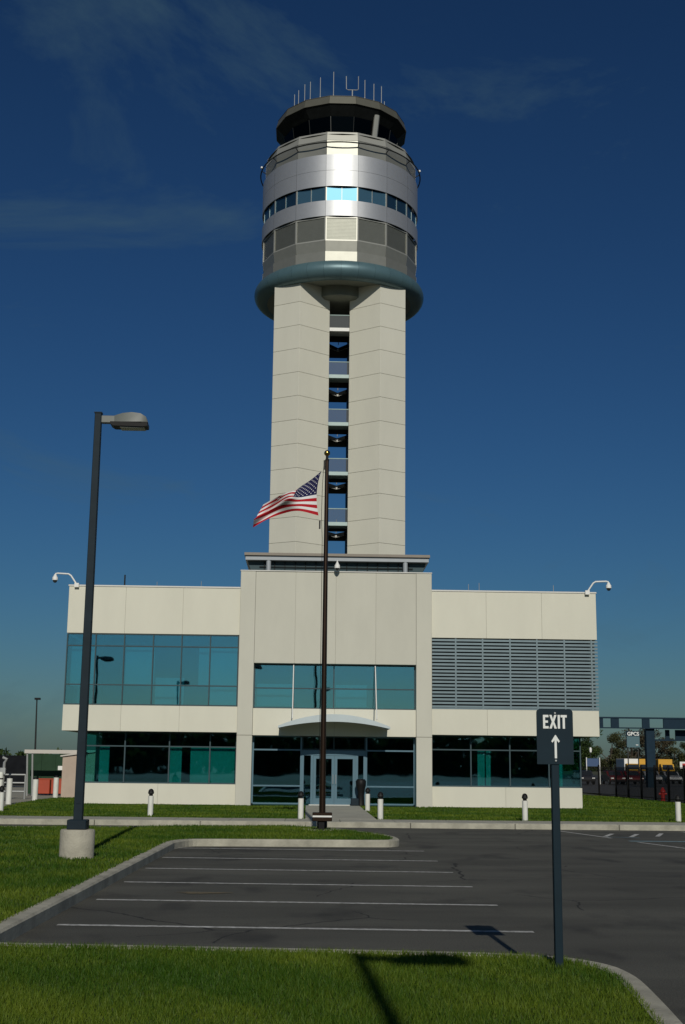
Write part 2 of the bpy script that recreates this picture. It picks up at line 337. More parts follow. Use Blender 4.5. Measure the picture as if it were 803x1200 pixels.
# ------------------------------------------------------------------ office building
F, FC, G = 52.03, 51.92, 52.62
XL, XR, C0, C1 = -9.87, 11.87, -2.84, 5.04
bld = thing('office_building', 'cream two-storey office building with teal windows at the foot of the tower', 'building', (1.0, 52, .1))
def bb(name, m, *a, par=None, bevel=0.0): return box(name, m, par or bld, *a, bevel=bevel)
bb('roof_deck', 'joint', XL+.1, XR-.1, F+.3, 69.9, 8.3, 8.5)
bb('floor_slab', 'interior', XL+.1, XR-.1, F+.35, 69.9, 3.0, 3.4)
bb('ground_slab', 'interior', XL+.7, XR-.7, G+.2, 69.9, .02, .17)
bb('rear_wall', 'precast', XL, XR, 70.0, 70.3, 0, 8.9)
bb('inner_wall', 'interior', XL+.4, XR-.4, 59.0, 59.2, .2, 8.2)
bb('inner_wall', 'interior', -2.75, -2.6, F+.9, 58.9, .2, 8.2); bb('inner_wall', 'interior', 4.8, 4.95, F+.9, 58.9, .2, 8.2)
for xs in ((XL, XL+.28), (XR-.28, XR)):
    bb('side_wall', 'precast', xs[0], xs[1], F+.27, 69.95, 6.92, 8.85); bb('side_wall', 'precast', xs[0], xs[1], F+.27, 69.95, 2.99, 4.02)
bb('side_wall', 'precast', XL+.02, XL+.26, 55, 69.9, 4.03, 6.91); bb('side_wall', 'precast', XR-.26, XR-.02, F+.4, 69.9, 4.03, 6.91)
for xs in ((-9.2, -8.95), (10.98, 11.23)):
    bb('side_wall', 'precast', xs[0], xs[1], G+.25, 69.9, .05, .93)
    bb('side_wall', 'precast', xs[0], xs[1], 56.5, 69.9, .94, 2.985)
# parapet and band panels of the two wings
def panels(xs, z0, z1, y, m, th=.26, bev=.005):
    for a, b in zip(xs[:-1], xs[1:]): bb('wall_panel', m, a+.003, b-.003, y, y+th, z0, z1, bevel=bev)
    bb('joint_backing', 'joint', xs[0]+.02, xs[-1]-.02, y+.03, y+th-.02, z0+.01, z1-.01)
Lx = [XL, -7.53, -5.18, C0-.002]; Rx = [C1+.002, 7.3, 9.6, XR]
panels(Lx, 6.92, 8.83, F, 'precast'); panels(Rx, 6.92, 8.83, F, 'precast')
panels(Lx, 2.99, 4.02, F, 'precast'); panels(Rx, 2.99, 4.02, F, 'precast')
for xs in (Lx, Rx): bb('coping', 'coping', xs[0]-.03, xs[-1]+.03 if xs is Rx else xs[-1], F-.03, F+.3, 8.835, 8.90, bevel=.01)
panels([-9.2, -6.0, C0-.002], .12, .93, G, 'precast'); panels([C1+.002, 8.1, 11.23], .12, .93, G, 'precast')
bb('soffit', 'precast_grey', XL+.3, C0, F+.28, G+.3, 2.992, 3.02); bb('soffit', 'precast_grey', C1, XR-.3, F+.28, G+.3, 2.992, 3.02)
# centre block
for x0, x1 in ((C0, -2.22), (4.40, C1)):
    bb('pilaster', 'precast_grey', x0, x1, FC, FC+.9, 2.885, 9.55, bevel=.014); bb('pilaster', 'precast_grey', x0, x1, FC, FC+.9, .1, 2.875, bevel=.014)
panels([-2.215, -.57, 1.09, 2.74, 4.395], 5.79, 9.55, FC+.02, 'precast_grey', th=.3)
bb('coping', 'coping', C0-.02, C1+.02, FC-.02, FC+.4, 9.555, 9.60, bevel=.01)
for x0, x1 in ((C0+.02, C0+.25), (C1-.25, C1-.02)): bb('side_wall', 'precast_grey', x0, x1, FC+.92, 57, 8.4, 9.55)
panels([-2.215, 1.09, 4.395], 2.89, 3.97, FC+.12, 'precast', th=.3)
def curtain(x_s, z_s, y, gm, fm, w=.05, skip=(), dep=.10, name='window', pane_depth=.05):
    """a glazed wall: window > frame members and one pane for each opening"""
    f = MB()
    for x in x_s: f.box(x-w/2, x+w/2, y, y+dep, z_s[0], z_s[-1])
    for i in range(len(x_s)-1):
        for z in z_s: f.box(x_s[i]+w/2, x_s[i+1]-w/2, y+.006, y+dep-.006, z-w/2, z+w/2)
    wdw = f.build(name, fm, bld)
    for i in range(len(x_s)-1):
        for j in range(len(z_s)-1):
            if (i, j) in skip: continue
            p = box('pane', gm, wdw, x_s[i]+w/2-.004, x_s[i+1]-w/2+.004, y+pane_depth, y+pane_depth+.012, z_s[j]+w/2-.004, z_s[j+1]-w/2+.004)
            p.rotation_euler = (0, 0, 0)
    return wdw
curtain([-9.84, -8.68, -7.52, -6.34, -5.18, -4.02, -2.88], [4.05, 4.84, 6.41, 6.89], F+.03, 'glass_teal', 'frame_dark', .045)
bb('corner_glass', 'glass_teal', XL+.03, XL+.045, F+.15, 54.95, 4.06, 6.88)
curtain([-9.15, -7.4, -5.6, -3.95, -2.88], [.96, 2.41, 2.96], G+.06, 'glass_low', 'frame_dark', .05)
curtain([-2.19, -.59, 1.05, 2.75, 4.37], [4.0, 4.80, 5.75], FC+.36, 'glass_teal', 'frame_dark', .045)
curtain([5.08, 6.7, 8.3, 9.9, 11.2], [.96, 2.41, 2.96], G+.06, 'glass_low', 'frame_dark', .05)
curtain([-2.19, -.24], [.2, .9, 2.33, 2.87], FC+.62, 'glass_low', 'frame_steel', .06); curtain([2.42, 4.37], [.2, .9, 2.33, 2.87], FC+.62, 'glass_low', 'frame_steel', .06)
curtain([-.18, 1.09, 2.36], [2.36, 2.86], FC+.62, 'glass_low', 'frame_dark', .05)
bb('door_header', 'frame_steel', -.2, 2.38, FC+.61, FC+.72, 2.12, 2.33)
for x in (-.22, .16, 1.98, 2.30): bb('door_jamb', 'frame_steel', x, x+.10, FC+.60, FC+.74, .16, 2.118)
for x0, x1 in ((-.12, .16), (2.08, 2.30)): bb('sidelight', 'glass_low', x0, x1, FC+.66, FC+.672, .2, 2.118)
for s, x0, x1 in ((1, .265, 1.118), (-1, 1.125, 1.978)):
    d = MB(); w = .11
    d.box(x0, x0+w, FC+.62, FC+.68, .18, 2.11); d.box(x1-w, x1, FC+.62, FC+.68, .18, 2.11); d.box(x0+w, x1-w, FC+.623, FC+.677, .18, .42); d.box(x0+w, x1-w, FC+.623, FC+.677, 1.99, 2.11)
    door = d.build('door', 'frame_steel', bld); box('pane', 'glass_low', door, x0+w-.004, x1-w+.004, FC+.645, FC+.657, .41, 2.0)
    hx = x1-.055 if s > 0 else x0+.055
    MB().tube([(hx, FC+.62, 1.0), (hx, FC+.55, 1.0), (hx, FC+.55, 1.35), (hx, FC+.62, 1.35)], .014, 6).build('handle', 'pipe_grey', door, True)
bb('threshold', 'coping', .1, 2.1, FC+.45, FC+.75, .10, .178)
bb('ceiling_soffit', 'precast_grey', -2.2, 4.38, FC+.43, FC+1.2, 2.90, 2.96)
# blinds seen through the glass
for x0, x1, z0, z1, y in [(-9.7,-8.72,4.8,6.4,F+.35),(-7.48,-6.36,4.86,6.4,F+.35),(-6.3,-5.2,4.1,5.2,F+.9),(-4.5,-4.06,4.86,6.4,F+.45),(-4.0,-2.95,4.1,6.42,F+.35),
                          (-8.45,-8.05,.95,2.4,G+.3),(-5.6,-5.15,.95,2.4,G+.3),(-4.75,-3.98,.95,2.4,G+.3),(-3.93,-2.95,.95,2.4,G+.3),(7.0,7.25,.95,2.42,G+.3),(7.35,7.55,.95,2.42,G+.35),(10.2,10.5,.95,2.42,G+.3),(-2.1,-.65,4.1,5.0,FC+.9),(1.15,2.4,4.1,5.0,FC+1.0)]:
    b = MB(); x = x0
    while x < x1 - .02:
        b.add([(x, y, z0), (x+.10, y+.03, z0), (x+.10, y+.03, z1), (x, y, z1)], [(0,1,2,3)]); b.add([(x, y+.004, z0), (x+.10, y+.034, z0), (x+.10, y+.034, z1), (x, y+.004, z1)], [(3,2,1,0)]); x += .098
    b.build('blind', 'blind', bld)
# louvre screen on the right wing
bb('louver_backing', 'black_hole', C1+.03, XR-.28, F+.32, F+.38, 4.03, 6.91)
sl = None
for i in range(20):
    z = 4.09 + i*.142
    if sl is None:
        sl = MB().prism([(F+.03, z), (F+.05, z-.004), (F+.19, z+.07), (F+.19, z+.085), (F+.03, z+.082)], C1+.02, XR+.02, 'x').build('slat', 'louver_blue', bld); z0 = z
    else:
        c = sl.copy(); COL.objects.link(c); c.location.z += z-z0
for x in (6.03, 7.14, 8.27, 9.38, 10.51, 11.63): bb('louver_mullion', 'louver_blue', x-.03, x+.03, F+.012, F+.028, 4.06, 6.90)
bb('louver_sill', 'louver_blue', C1+.02, XR+.02, F+.0, F+.25, 4.025, 4.075); 
# arched entrance canopy on two rods
cv, cf, NS = [], [], 24
for i in range(NS+1):
    t = -1+2*i/NS; x = 1.05+2.2*t; zt = 3.23+.47*(1-t*t); zb = 3.15+.26*(1-t*t); th = .045
    for y, a, b in ((50.35, zt, zb), (50.42, zt+.003, zb+.003)): cv += [(x, y, a), (x, y, b)]
for i in range(NS):
    a = i*4; b = a+4; cf += [(a, b, b+1, a+1), (a+2, a+3, b+3, b+2), (a, a+2, b+2, b), (a+1, b+1, b+3, a+3)]
cf += [(0, 1, 3, 2), (NS*4, NS*4+2, NS*4+3, NS*4+1)]
can = MB().add(cv, cf).build('entrance_canopy', 'canopy_metal', bld, True)
cv, cf = [], []
for i in range(NS+1):
    t = -1+2*i/NS; x = 1.05+2.19*t; zt = 3.22+.45*(1-t*t)
    for y, z in ((50.425, zt), (52.0, zt), (52.0, zt-.07), (50.425, zt-.07)): cv.append((x, y, z))
for i in range(NS):
    a = i*4; b = a+4; cf += [(a+j, b+j, b+(j+1) % 4, a+(j+1) % 4) for j in range(4)]
MB().add(cv, cf+[(0,1,2,3),(NS*4+3,NS*4+2,NS*4+1,NS*4)]).build('canopy_sheet', 'grey_paint', can, True)
for x in (-.6, 2.73):
    MB().tube([(x, 50.6, 3.52), (x, FC+.10, 5.72)], .022, 6).build('hanger_rod', 'white_paint', can); 
# rooftop penthouse roof on columns
pent = thing('rooftop_canopy', 'flat grey rooftop canopy on short columns above the centre block', 'canopy', (1.2, 58, 8.5))
def pb(n, m, *a, **k): return box(n, m, pent, *a, **k)
pb('roof_slab', 'tan_fascia', -2.98, 5.45, 56.9, 66, 11.04, 11.16); pb('fascia', 'grey_paint', -2.93, 5.40, 57.0, 65.9, 10.84, 11.036)
MB().prism([(-2.85,10.83),(5.3,10.83),(4.72,9.3),(4.72,8.5),(-2.28,8.5),(-2.28,9.3)], 57.35, 65, 'y').build('plant_wall', 'frame_dark', pent)
for i in range(15): pb('wall_batten', 'near_black', -2.1+i*.47, -2.06+i*.47, 57.29, 57.345, 8.5, 10.82)
for i in range(4): pb('wall_rail', 'near_black', -2.3, 4.7, 57.27, 57.285, 9.5+i*.35, 9.54+i*.35)
for x in (-1.88, 4.34): MB().tube([(x, 57.12, 8.5), (x, 57.12, 10.83)], .11, 10).build('column', 'grey_paint', pent, True)
# low dark hood on the right roof
hd = thing('roof_hood', 'low dark curved hood on the roof of the right wing', 'roof vent', (6.0, 55, 8.5))
MB().prism([(4.9,8.5),(6.75,8.5),(6.7,8.93),(6.3,9.02),(5.6,9.08),(4.9,9.1)], 56, 58, 'y').build('hood', 'near_black', hd); box('curb', 'grey_paint', hd, 4.85, 6.8, 55.95, 58.05, 8.5, 8.6)
# lightning rods
for i, (x, y, z1, y0lab) in enumerate([(-7.9, 54, 9.62, 'dark vent pipe on the left wing roof beside the lamp post'), (-4.55, 53, 9.25, 'thin lightning rod on the left wing roof near the centre block'), (-6.4, 53, 9.2, 'thin lightning rod on the middle of the left wing roof'), (6.7, 53, 9.3, 'thin lightning rod on the right wing roof near the roof hood'), (7.15, 53, 9.35, 'thin lightning rod just right of the roof hood'), (10.3, 53, 9.3, 'thin lightning rod near the right end of the roof')]):
    t = thing('lightning_rod' if i else 'vent_pipe', y0lab, 'rod' if i else 'pipe', (x, y, 8.5), 'rods on the roof' if i else None)
    MB().tube([(x, y, 8.5), (x, y, z1)], .035 if i == 0 else .012, 6).build('rod', 'dark_rail' if i == 0 else 'pipe_grey', t); MB().lathe([(0, 8.56), (.07, 8.56), (.09, 8.5)], x, y, 8).build('foot', 'pipe_grey', t)
# dome cameras
def dome(x, y, z, par, sc=1.0):
    MB().lathe([(0, z+.18*sc), (.05*sc, z+.175*sc), (.075*sc, z+.10*sc), (.11*sc, z+.06*sc), (.115*sc, z-.06*sc), (.09*sc, z-.065*sc)], x, y, 14).build('housing', 'white_paint', par, True)
    MB().lathe([(.09*sc, z-.06*sc), (.08*sc, z-.12*sc), (.045*sc, z-.16*sc), (0, z-.17*sc)], x, y, 14).build('dome', 'car_glass', par, True)
def arc(p, q, r, n=5): return [p]+[q]
for s, x0, lab in ((-1, -9.55, 'white dome camera on a gooseneck arm at the left roof corner'), (1, 11.5, 'white dome camera on a gooseneck arm at the right roof corner')):
    t = thing('dome_camera', lab, 'camera', (x0, 51.95, 8.9), 'roof corner cameras')
    MB().tube([(x0, 51.95, 8.88), (x0+s*.12, 51.95, 9.06), (x0+s*.26, 51.95, 9.26), (x0+s*.36, 51.95, 9.325), (x0+s*.80, 51.95, 9.345), (x0+s*.885, 51.95, 9.33), (x0+s*.9, 51.95, 9.25)], .034, 8).build('arm', 'white_paint', t, True)
    dome(x0+s*.9, 51.95, 9.12, t, 1.0); box('bracket', 'white_paint', t, x0-.09, x0+.09, 51.88, 52.0, 8.78, 8.95)
t = thing('dome_camera', 'white dome camera hanging in front of the centre parapet', 'camera', (1.12, 51.6, 9.6))
MB().tube([(1.12, 52.0, 9.62), (1.12, 51.9, 9.98), (1.12, 51.72, 10.02), (1.12, 51.62, 9.98), (1.12, 51.62, 9.9)], .03, 8).build('arm', 'white_paint', t, True); dome(1.12, 51.62, 9.74, t, 1.0)
# bin by the door
t = thing('waste_bin', 'dark waste bin standing right of the glass entrance doors', 'bin', (2.16, 51.9, .16))
MB().lathe([(0,.17),(.17,.17),(.15,.22),(.13,.7),(.2,.95),(.21,1.12),(.15,1.2),(0,1.2)], 2.18, 52.0, 16).build('body', 'black_plastic', t, True); box('base', 'lamp_navy', t, 1.78, 2.1, 51.85, 52.15, .165, .45, bevel=.02)

# ------------------------------------------------------------------ control tower
TX, TY = 2.05, 100.0
tw = thing('control_tower', 'tall concrete airport control tower with silver cab and teal ring', 'tower', (TX, TY, 0))
def tb(n, m, *a, **k): return box(n, m, tw, *a, **k)
zrow = [18.3 + 1.915*i for i in range(-9, 12)]
for s in (-1, 1):
    core = [(TX+s*.86, TY-3.45), (TX+s*3.15, TY-5.2), (TX+s*5.12, TY-4.05), (TX+s*5.12, TY+4.05), (TX+s*3.15, TY+5.2), (TX+s*.86, TY+3.45)]
    sh = MB().prism(core, 0, 39.6).build('shaft', 'joint', tw)
    box('gap_shade_lining', 'near_black', sh, *sorted((TX+s*.80, TX+s*.855)), TY-3.2, TY+3.42, 9, 38.4)  # near-black sheet puts the shade of the gap's inner walls into colour
    pan = None
    for i in range(len(zrow)-1):
        z0, z1 = zrow[i]+.010, zrow[i+1]-.010
        outer = [(.80, -3.56), (3.17, -5.32), (5.22, -4.12)]; inner = [(5.22, -3.9), (3.16, -5.12), (.80, -3.36)]
        if pan is None:
            poly = [(TX+s*a, TY+b) for a, b in outer+inner]
            pan = MB().prism(poly, z0, z1).build('shaft_panel', 'precast_tower', sh, bevel=.012); zb = z0
        else:
            c = pan.copy(); COL.objects.link(c); c.location.z += z0-zb
    pan2 = None
    for i in range(len(zrow)-1):
        z0, z1 = zrow[i]+.010, zrow[i+1]-.010
        if pan2 is None: pan2 = box('side_panel', 'precast_tower', sh, *sorted((TX+s*5.1, TX+s*5.22)), TY-3.88, TY+4.1, z0, z1); zb = z0
        else:
            c = pan2.copy(); COL.objects.link(c); c.location.z += z0-zb
# stair landings in the gap
for i, zt in enumerate((36.0, 32.1, 28.2, 24.2, 20.2, 16.3, 12.4)):
    x0, x1 = TX-.79, TX+.79
    L = MB().box(x0, x1, TY-3.45, TY-2.2, zt-.28, zt).build('landing', 'landing_green' if i else 'white_paint', tw)
    MB().tube([(x0, TY-3.42, zt+1.05), (x1, TY-3.42, zt+1.05)], .04, 6).build('handrail', 'landing_green', L)
    b = MB()
    for kk in range(26): b.box(x0+.02+kk*.06, x0+.048+kk*.06, TY-3.43, TY-3.41, zt, zt+1.03)
    tag(b.build('balusters', 'mesh_grey', L), None, kind='stuff')
    MB().box(x0, x1, TY-2.19, TY-.5, zt-.22, zt-.02).build('floor_plate', 'near_black', L)
    MB().prism([(x0, TY+.4), (TX, TY+1.5), (x1, TY+.4), (x1, TY+3.4), (x0, TY+3.4)], zt-.30, zt-.03).build('floor_plate', 'near_black', L)
    for s in (-1, 1):
        d = MB().add([(TX+s*.78, TY+.58, zt-.34), (TX, TY+1.48, zt-.34), (TX, TY+1.48, zt-.16), (TX+s*.78, TY+.58, zt-.16), (TX+s*.78, TY+.64, zt-.34), (TX, TY+1.54, zt-.34), (TX, TY+1.54, zt-.16), (TX+s*.78, TY+.64, zt-.16)],
                     [(0,1,2,3),(4,7,6,5),(0,4,5,1),(3,2,6,7),(0,3,7,4),(1,5,6,2)]).build('edge_beam', 'white_paint', L)
    MB().tube([(TX, TY+.2, zt-.2), (TX, TY+.2, zt+.9)], .03, 6).build('post', 'pipe_grey', L)
# collar drum, soffit and ring
MB().lathe([(0, 38.2), (2.0, 38.2), (2.25, 38.35), (2.25, 39.4)], TX, TY-2.4, 16).build('drum', 'soffit_green', tw, True)
MB().lathe([(0, 39.30), (3.0, 39.28), (5.9, 39.05), (6.2, 39.02)], TX, TY, 64).build('soffit', 'soffit_green', tw, True)
prof = [(6.28+.74*math.sin(a), 39.72-.76*math.cos(a)) for a in [R(-30+i*12) for i in range(21)]]
ring = None
for kk in range(32):
    a0 = (kk)*2*math.pi/32
    if ring is None: ring = MB().lathe(prof, TX, TY, 4, a0+.0008, a0+2*math.pi/32-.0008).build('ring_segment', 'torus_green', tw, True)
    else:
        c = ring.copy(); COL.objects.link(c); c.matrix_parent_inverse = Matrix.Identity(4)
        c.parent = tw; c.location = (0, 0, 0)
        c.matrix_parent_inverse = Matrix.Rotation(a0, 4, 'Z') @ Matrix.Translation((-TX, -TY, 0))
def facet_pts(Rv, k, frac0=0.0, frac1=1.0):
    a0 = (k-.5)*math.pi/8; a1 = (k+.5)*math.pi/8
    p0 = Vector((Rv*math.sin(a0), -Rv*math.cos(a0))); p1 = Vector((Rv*math.sin(a1), -Rv*math.cos(a1)))
    return p0.lerp(p1, frac0), p0.lerp(p1, frac1)
def ring_parts(name, m, R0, z0, R1, z1, th=.08, gap=.004, f0=0.0, f1=1.0, smooth=False, parent=None):
    """sixteen alike facet pieces round the axis; one mesh, turned copies"""
    g0 = f0+gap; g1 = f1-gap
    a, b = facet_pts(R0, 0, g0, g1); c, d = facet_pts(R1, 0, g0, g1); t = Vector((0, th))
    m0 = MB().add([(TX+p.x, TY+p.y, z) for p, z in ((a, z0), (b, z0), (d, z1), (c, z1))] + [(TX+p.x, TY+p.y+th, z) for p, z in ((a, z0), (b, z0), (d, z1), (c, z1))],
                  [(0,1,2,3),(7,6,5,4),(0,4,5,1),(1,5,6,2),(2,6,7,3),(3,7,4,0)]).build(name, m, parent or tw)
    out = [m0]
    for kk in range(1, 16):
        o = m0.copy(); COL.objects.link(o); o.matrix_parent_inverse = Matrix.Rotation(kk*math.pi/8, 4, 'Z') @ Matrix.Translation((-TX, -TY, 0)); out.append(o)
    return out
def arc_parts(name, m, Rr, z0, z1, nseg=16, sub=8):
    g = .0012; prof = [(Rr-.06, z0), (Rr, z0), (Rr, z1), (Rr-.06, z1)]
    m0 = MB().lathe(prof, TX, TY, sub, -math.pi/nseg+g, math.pi/nseg-g).build(name, m, tw, True)
    for kk in range(1, nseg):
        o = m0.copy(); COL.objects.link(o); o.matrix_parent_inverse = Matrix.Rotation(kk*2*math.pi/nseg, 4, 'Z') @ Matrix.Translation((-TX, -TY, 0))
MB().lathe([(6.1, 39.2), (6.1, 51.2), (0, 51.3)], TX, TY, 16, R(11.25), R(11.25)+2*math.pi).build('drum_core', 'black_hole', tw)
ring_parts('base_panel', 'tower_metal', 6.46, 40.3, 6.46, 41.27)
ring_parts('sill_panel', 'tower_metal', 6.36, 41.29, 6.48, 42.14)
ring_parts('louver_panel', 'tower_louver', 6.42, 42.20, 6.42, 44.12, th=.05)
ring_parts('frame_rail', 'tower_frame', 6.48, 42.15, 6.48, 42.26, th=.07); ring_parts('frame_rail', 'tower_frame', 6.48, 44.06, 6.48, 44.16, th=.07)
ring_parts('frame_post', 'tower_frame', 6.475, 42.265, 6.475, 44.055, th=.06, gap=0, f0=0.004, f1=.035); ring_parts('frame_post', 'tower_frame', 6.475, 42.265, 6.475, 44.055, th=.06, gap=0, f0=.965, f1=.996)
lv = MB()
a, b = facet_pts(6.45, 0, .04, .96)
for i in range(15):
    z = 42.30+i*.117; lv.add([(TX+a.x, TY+a.y+.025, z), (TX+b.x, TY+b.y+.025, z), (TX+b.x, TY+b.y+.06, z+.09), (TX+a.x, TY+a.y+.06, z+.09)], [(0,1,2,3)])
lv0 = tag(lv.build('louver_blades', 'tower_louver', tw), None, kind='stuff')
for kk in range(1, 16):
    o = lv0.copy(); COL.objects.link(o); o.matrix_parent_inverse = Matrix.Rotation(kk*math.pi/8, 4, 'Z') @ Matrix.Translation((-TX, -TY, 0))
arc_parts('silver_panel', 'silver', 6.52, 44.20, 45.50)
for f0, f1 in ((0.01, .5), (.5, .99)): ring_parts('strip_pane', 'glass_strip', 6.42, 45.55, 6.42, 46.68, th=.02, gap=.008, f0=f0, f1=f1)
for f0, f1 in ((0.0, .03), (.49, .51), (.97, 1.0)): ring_parts('strip_mullion', 'tower_frame', 6.46, 45.5, 6.46, 46.72, th=.06, gap=0, f0=f0, f1=f1)
arc_parts('silver_panel', 'silver', 6.52, 46.72, 48.05); arc_parts('silver_panel', 'silver', 6.52, 48.07, 49.42)
ring_parts('parapet_panel', 'tower_metal', 6.38, 49.3, 6.38, 50.72); ring_parts('parapet_coping', 'tower_frame', 6.40, 50.74, 6.24, 51.52)
MB().lathe([(6.3, 51.3), (4.3, 51.32)], TX, TY, 48).build('walkway', 'roof_metal', tw)
tr = [(TX+6.74*math.sin(2*math.pi*i/96), TY-6.74*math.cos(2*math.pi*i/96), 50.36) for i in range(97)]
rl = MB().tube(tr, .055, 6, cap=False).build('guard_ring', 'dark_rail', tw, True)
for kk in range(16):
    a = (kk+.5)*math.pi/8; sx, cy = math.sin(a), -math.cos(a)
    MB().tube([(TX+6.28*sx, TY+6.28*cy, 50.1), (TX+6.74*sx, TY+6.74*cy, 50.36)], .035, 6).build('ring_bracket', 'dark_rail', rl)
for sx in (-1, 1):
    MB().lathe([(0, .16), (.07, .15), (.10, .0), (0, -.06)], 0, 0, 10).build('obstruction_light', 'white_paint', tw, True).location = (TX+sx*6.62, TY-1.3, 50.62)
# cab
MB().lathe([(0, 51.4), (3.9, 51.4), (3.9, 52.2), (3.2, 52.3), (3.2, 53.9), (0, 53.9)], TX, TY, 16, R(11.25), R(11.25)+2*math.pi).build('cab_interior', 'near_black', tw)
ring_parts('cab_pane', 'glass_cab', 4.5, 51.35, 4.88, 53.62, th=.03, gap=.012); ring_parts('cab_mullion', 'dark_rail', 4.53, 51.35, 4.90, 53.62, th=.05, gap=0, f0=-.012, f1=.012)
ring_parts('soffit_panel', 'near_black', 4.7, 53.6, 5.56, 54.38, th=.05)
ring_parts('roof_fascia', 'roof_metal', 5.62, 54.38, 5.40, 55.18, th=.06)
MB().lathe([(5.45, 55.12), (4.5, 55.3), (0, 55.55)], TX, TY, 16, R(11.25), R(11.25)+2*math.pi).build('roof_cap', 'roof_metal', tw)
a = R(33.75); p0 = (TX+4.62*math.sin(a), TY-4.62*math.cos(a), 51.3); p1 = (TX+5.12*math.sin(a), TY-5.12*math.cos(a), 54.05)
MB().tube([p0, p1], .24, 8).build('cab_column', 'tower_frame', tw)
# antennas on the roof edge
ants = [(-1.91,57.03),(-1.57,57.43),(-1.06,57.99),(-.6,58.24),(.22,58.66),(1.3,59.21),(3.88,58.52),(4.64,58.19),(5.29,57.97),(5.55,56.6)]
for i, (x, zt) in enumerate(ants):
    dx = x-TX; ysurf = TY-math.sqrt(max(.5, 4.9**2-dx*dx)); z1 = 1.75+(zt-1.75)*ysurf/98; 
    wh = MB().tube([(x, ysurf, 55.05), (x, ysurf, z1)], .03, 6).build('whip_antenna', 'pipe_grey', tw); MB().tube([(x, ysurf, 55.0), (x, ysurf, 55.5)], .05, 6).build('antenna_mount', 'pipe_grey', wh)
ya = TY-4.7; ff = (ya)/98
MB().tube([(3.34-1.0, ya, 1.75+57.08*ff), (3.34-.98, ya, 1.75+55.9*ff), (3.34-.85, ya, 1.75+55.83*ff), (3.34-.1, ya, 1.75+55.83*ff), (3.34, ya, 1.75+55.9*ff), (3.34, ya, 1.75+57.1*ff)], .035, 6).build('fork_antenna', 'pipe_grey', tw); MB().tube([(2.85, ya, 55.0), (2.85, ya, 1.75+55.83*ff)], .05, 6).build('antenna_mount', 'pipe_grey', tw)

# ------------------------------------------------------------------ street lamps
def lamp(x, y, label):
    t = thing('street_lamp', label, 'lamp post', (x, y, .13), 'navy parking lot lamps')
    MB().lathe([(.0, -.05), (.295, -.05), (.295, .44), (.28, .465), (0, .47)], x, y, 32).build('concrete_foot', 'concrete_base', t, True).location.z += .15
    box('base_cover', 'lamp_navy', t, x-.165, x+.165, y-.165, y+.165, .618, .78, bevel=.012)
    p = MB(); w0, w1 = .075, .06
    p.add([(x-w0,y-w0,.75),(x+w0,y-w0,.75),(x+w0,y+w0,.75),(x-w0,y+w0,.75),(x-w1,y-w1,8.02),(x+w1,y-w1,8.02),(x+w1,y+w1,8.02),(x-w1,y+w1,8.02)], [(0,3,2,1),(4,5,6,7),(0,1,5,4),(1,2,6,5),(2,3,7,6),(3,0,4,7)]).build('pole', 'lamp_navy', t, bevel=.008)
    box('pole_cap', 'lamp_navy', t, x-.07, x+.07, y-.07, y+.07, 8.021, 8.04)
    box('hand_hole_cover', 'lamp_navy', t, x-.04, x+.04, y-.083, y-.070, 1.05, 1.25)
    box('arm', 'lamp_head', t, x+.062, x+.34, y-.06, y+.06, 7.84, 7.975, bevel=.01)
    prof = [(x+.30,7.85),(x+.30,7.975),(x+.45,8.015),(x+.62,8.03),(x+.78,8.01),(x+.88,7.95),(x+.91,7.86)]
    h = MB(); n = len(prof); ws = [.06,.065,.10,.12,.12,.11,.08]
    h.add([(p[0], y-w, p[1]) for p, w in zip(prof, ws)] + [(p[0], y+w, p[1]) for p, w in zip(prof, ws)] + [(x+.42, y-.15, 7.84), (x+.80, y-.17, 7.84), (x+.42, y+.15, 7.84), (x+.80, y+.17, 7.84)],
          [(i, i+1, n+i+1, n+i) for i in range(n-1)] + [(0, 2*n, 2, 1), (2*n, 3, 2), (2*n, 2*n+1, 4, 3), (2*n+1, 5, 4), (2*n+1, 6, 5), (n, n+1, n+2, 2*n+2), (2*n+2, n+2, n+3), (2*n+2, n+3, n+4, 2*n+3), (2*n+3, n+4, n+5), (2*n+3, n+5, n+6), (0, n, 2*n+2, 2*n), (2*n, 2*n+2, 2*n+3, 2*n+1), (2*n+1, 2*n+3, n+6, 6)])
    hd = h.build('lamp_head', 'lamp_head', t, True)
    MB().prism([(x+.24,7.80),(x+.30,7.765),(x+.84,7.755),(x+.915,7.77),(x+.915,7.838),(x+.24,7.842)], y-.15, y+.15, 'y').build('lens_frame', 'black_plastic', hd)
    box('lens', 'lens', hd, x+.42, x+.86, y-.12, y+.12, 7.738, 7.754)
    return t
lamp(-3.92, 22.6, 'tall navy lamp post on a round concrete foot in the left lawn')
lamp(.99, -2.55, 'navy lamp post behind the viewpoint casting its shadow on the near grass')

lamp(-12.7, 27.0, 'navy lamp post left of the frame, mirrored in the left wing windows')
lamp(-10.2, 4.0, 'navy lamp post nearer left of the frame, small in the left wing windows')

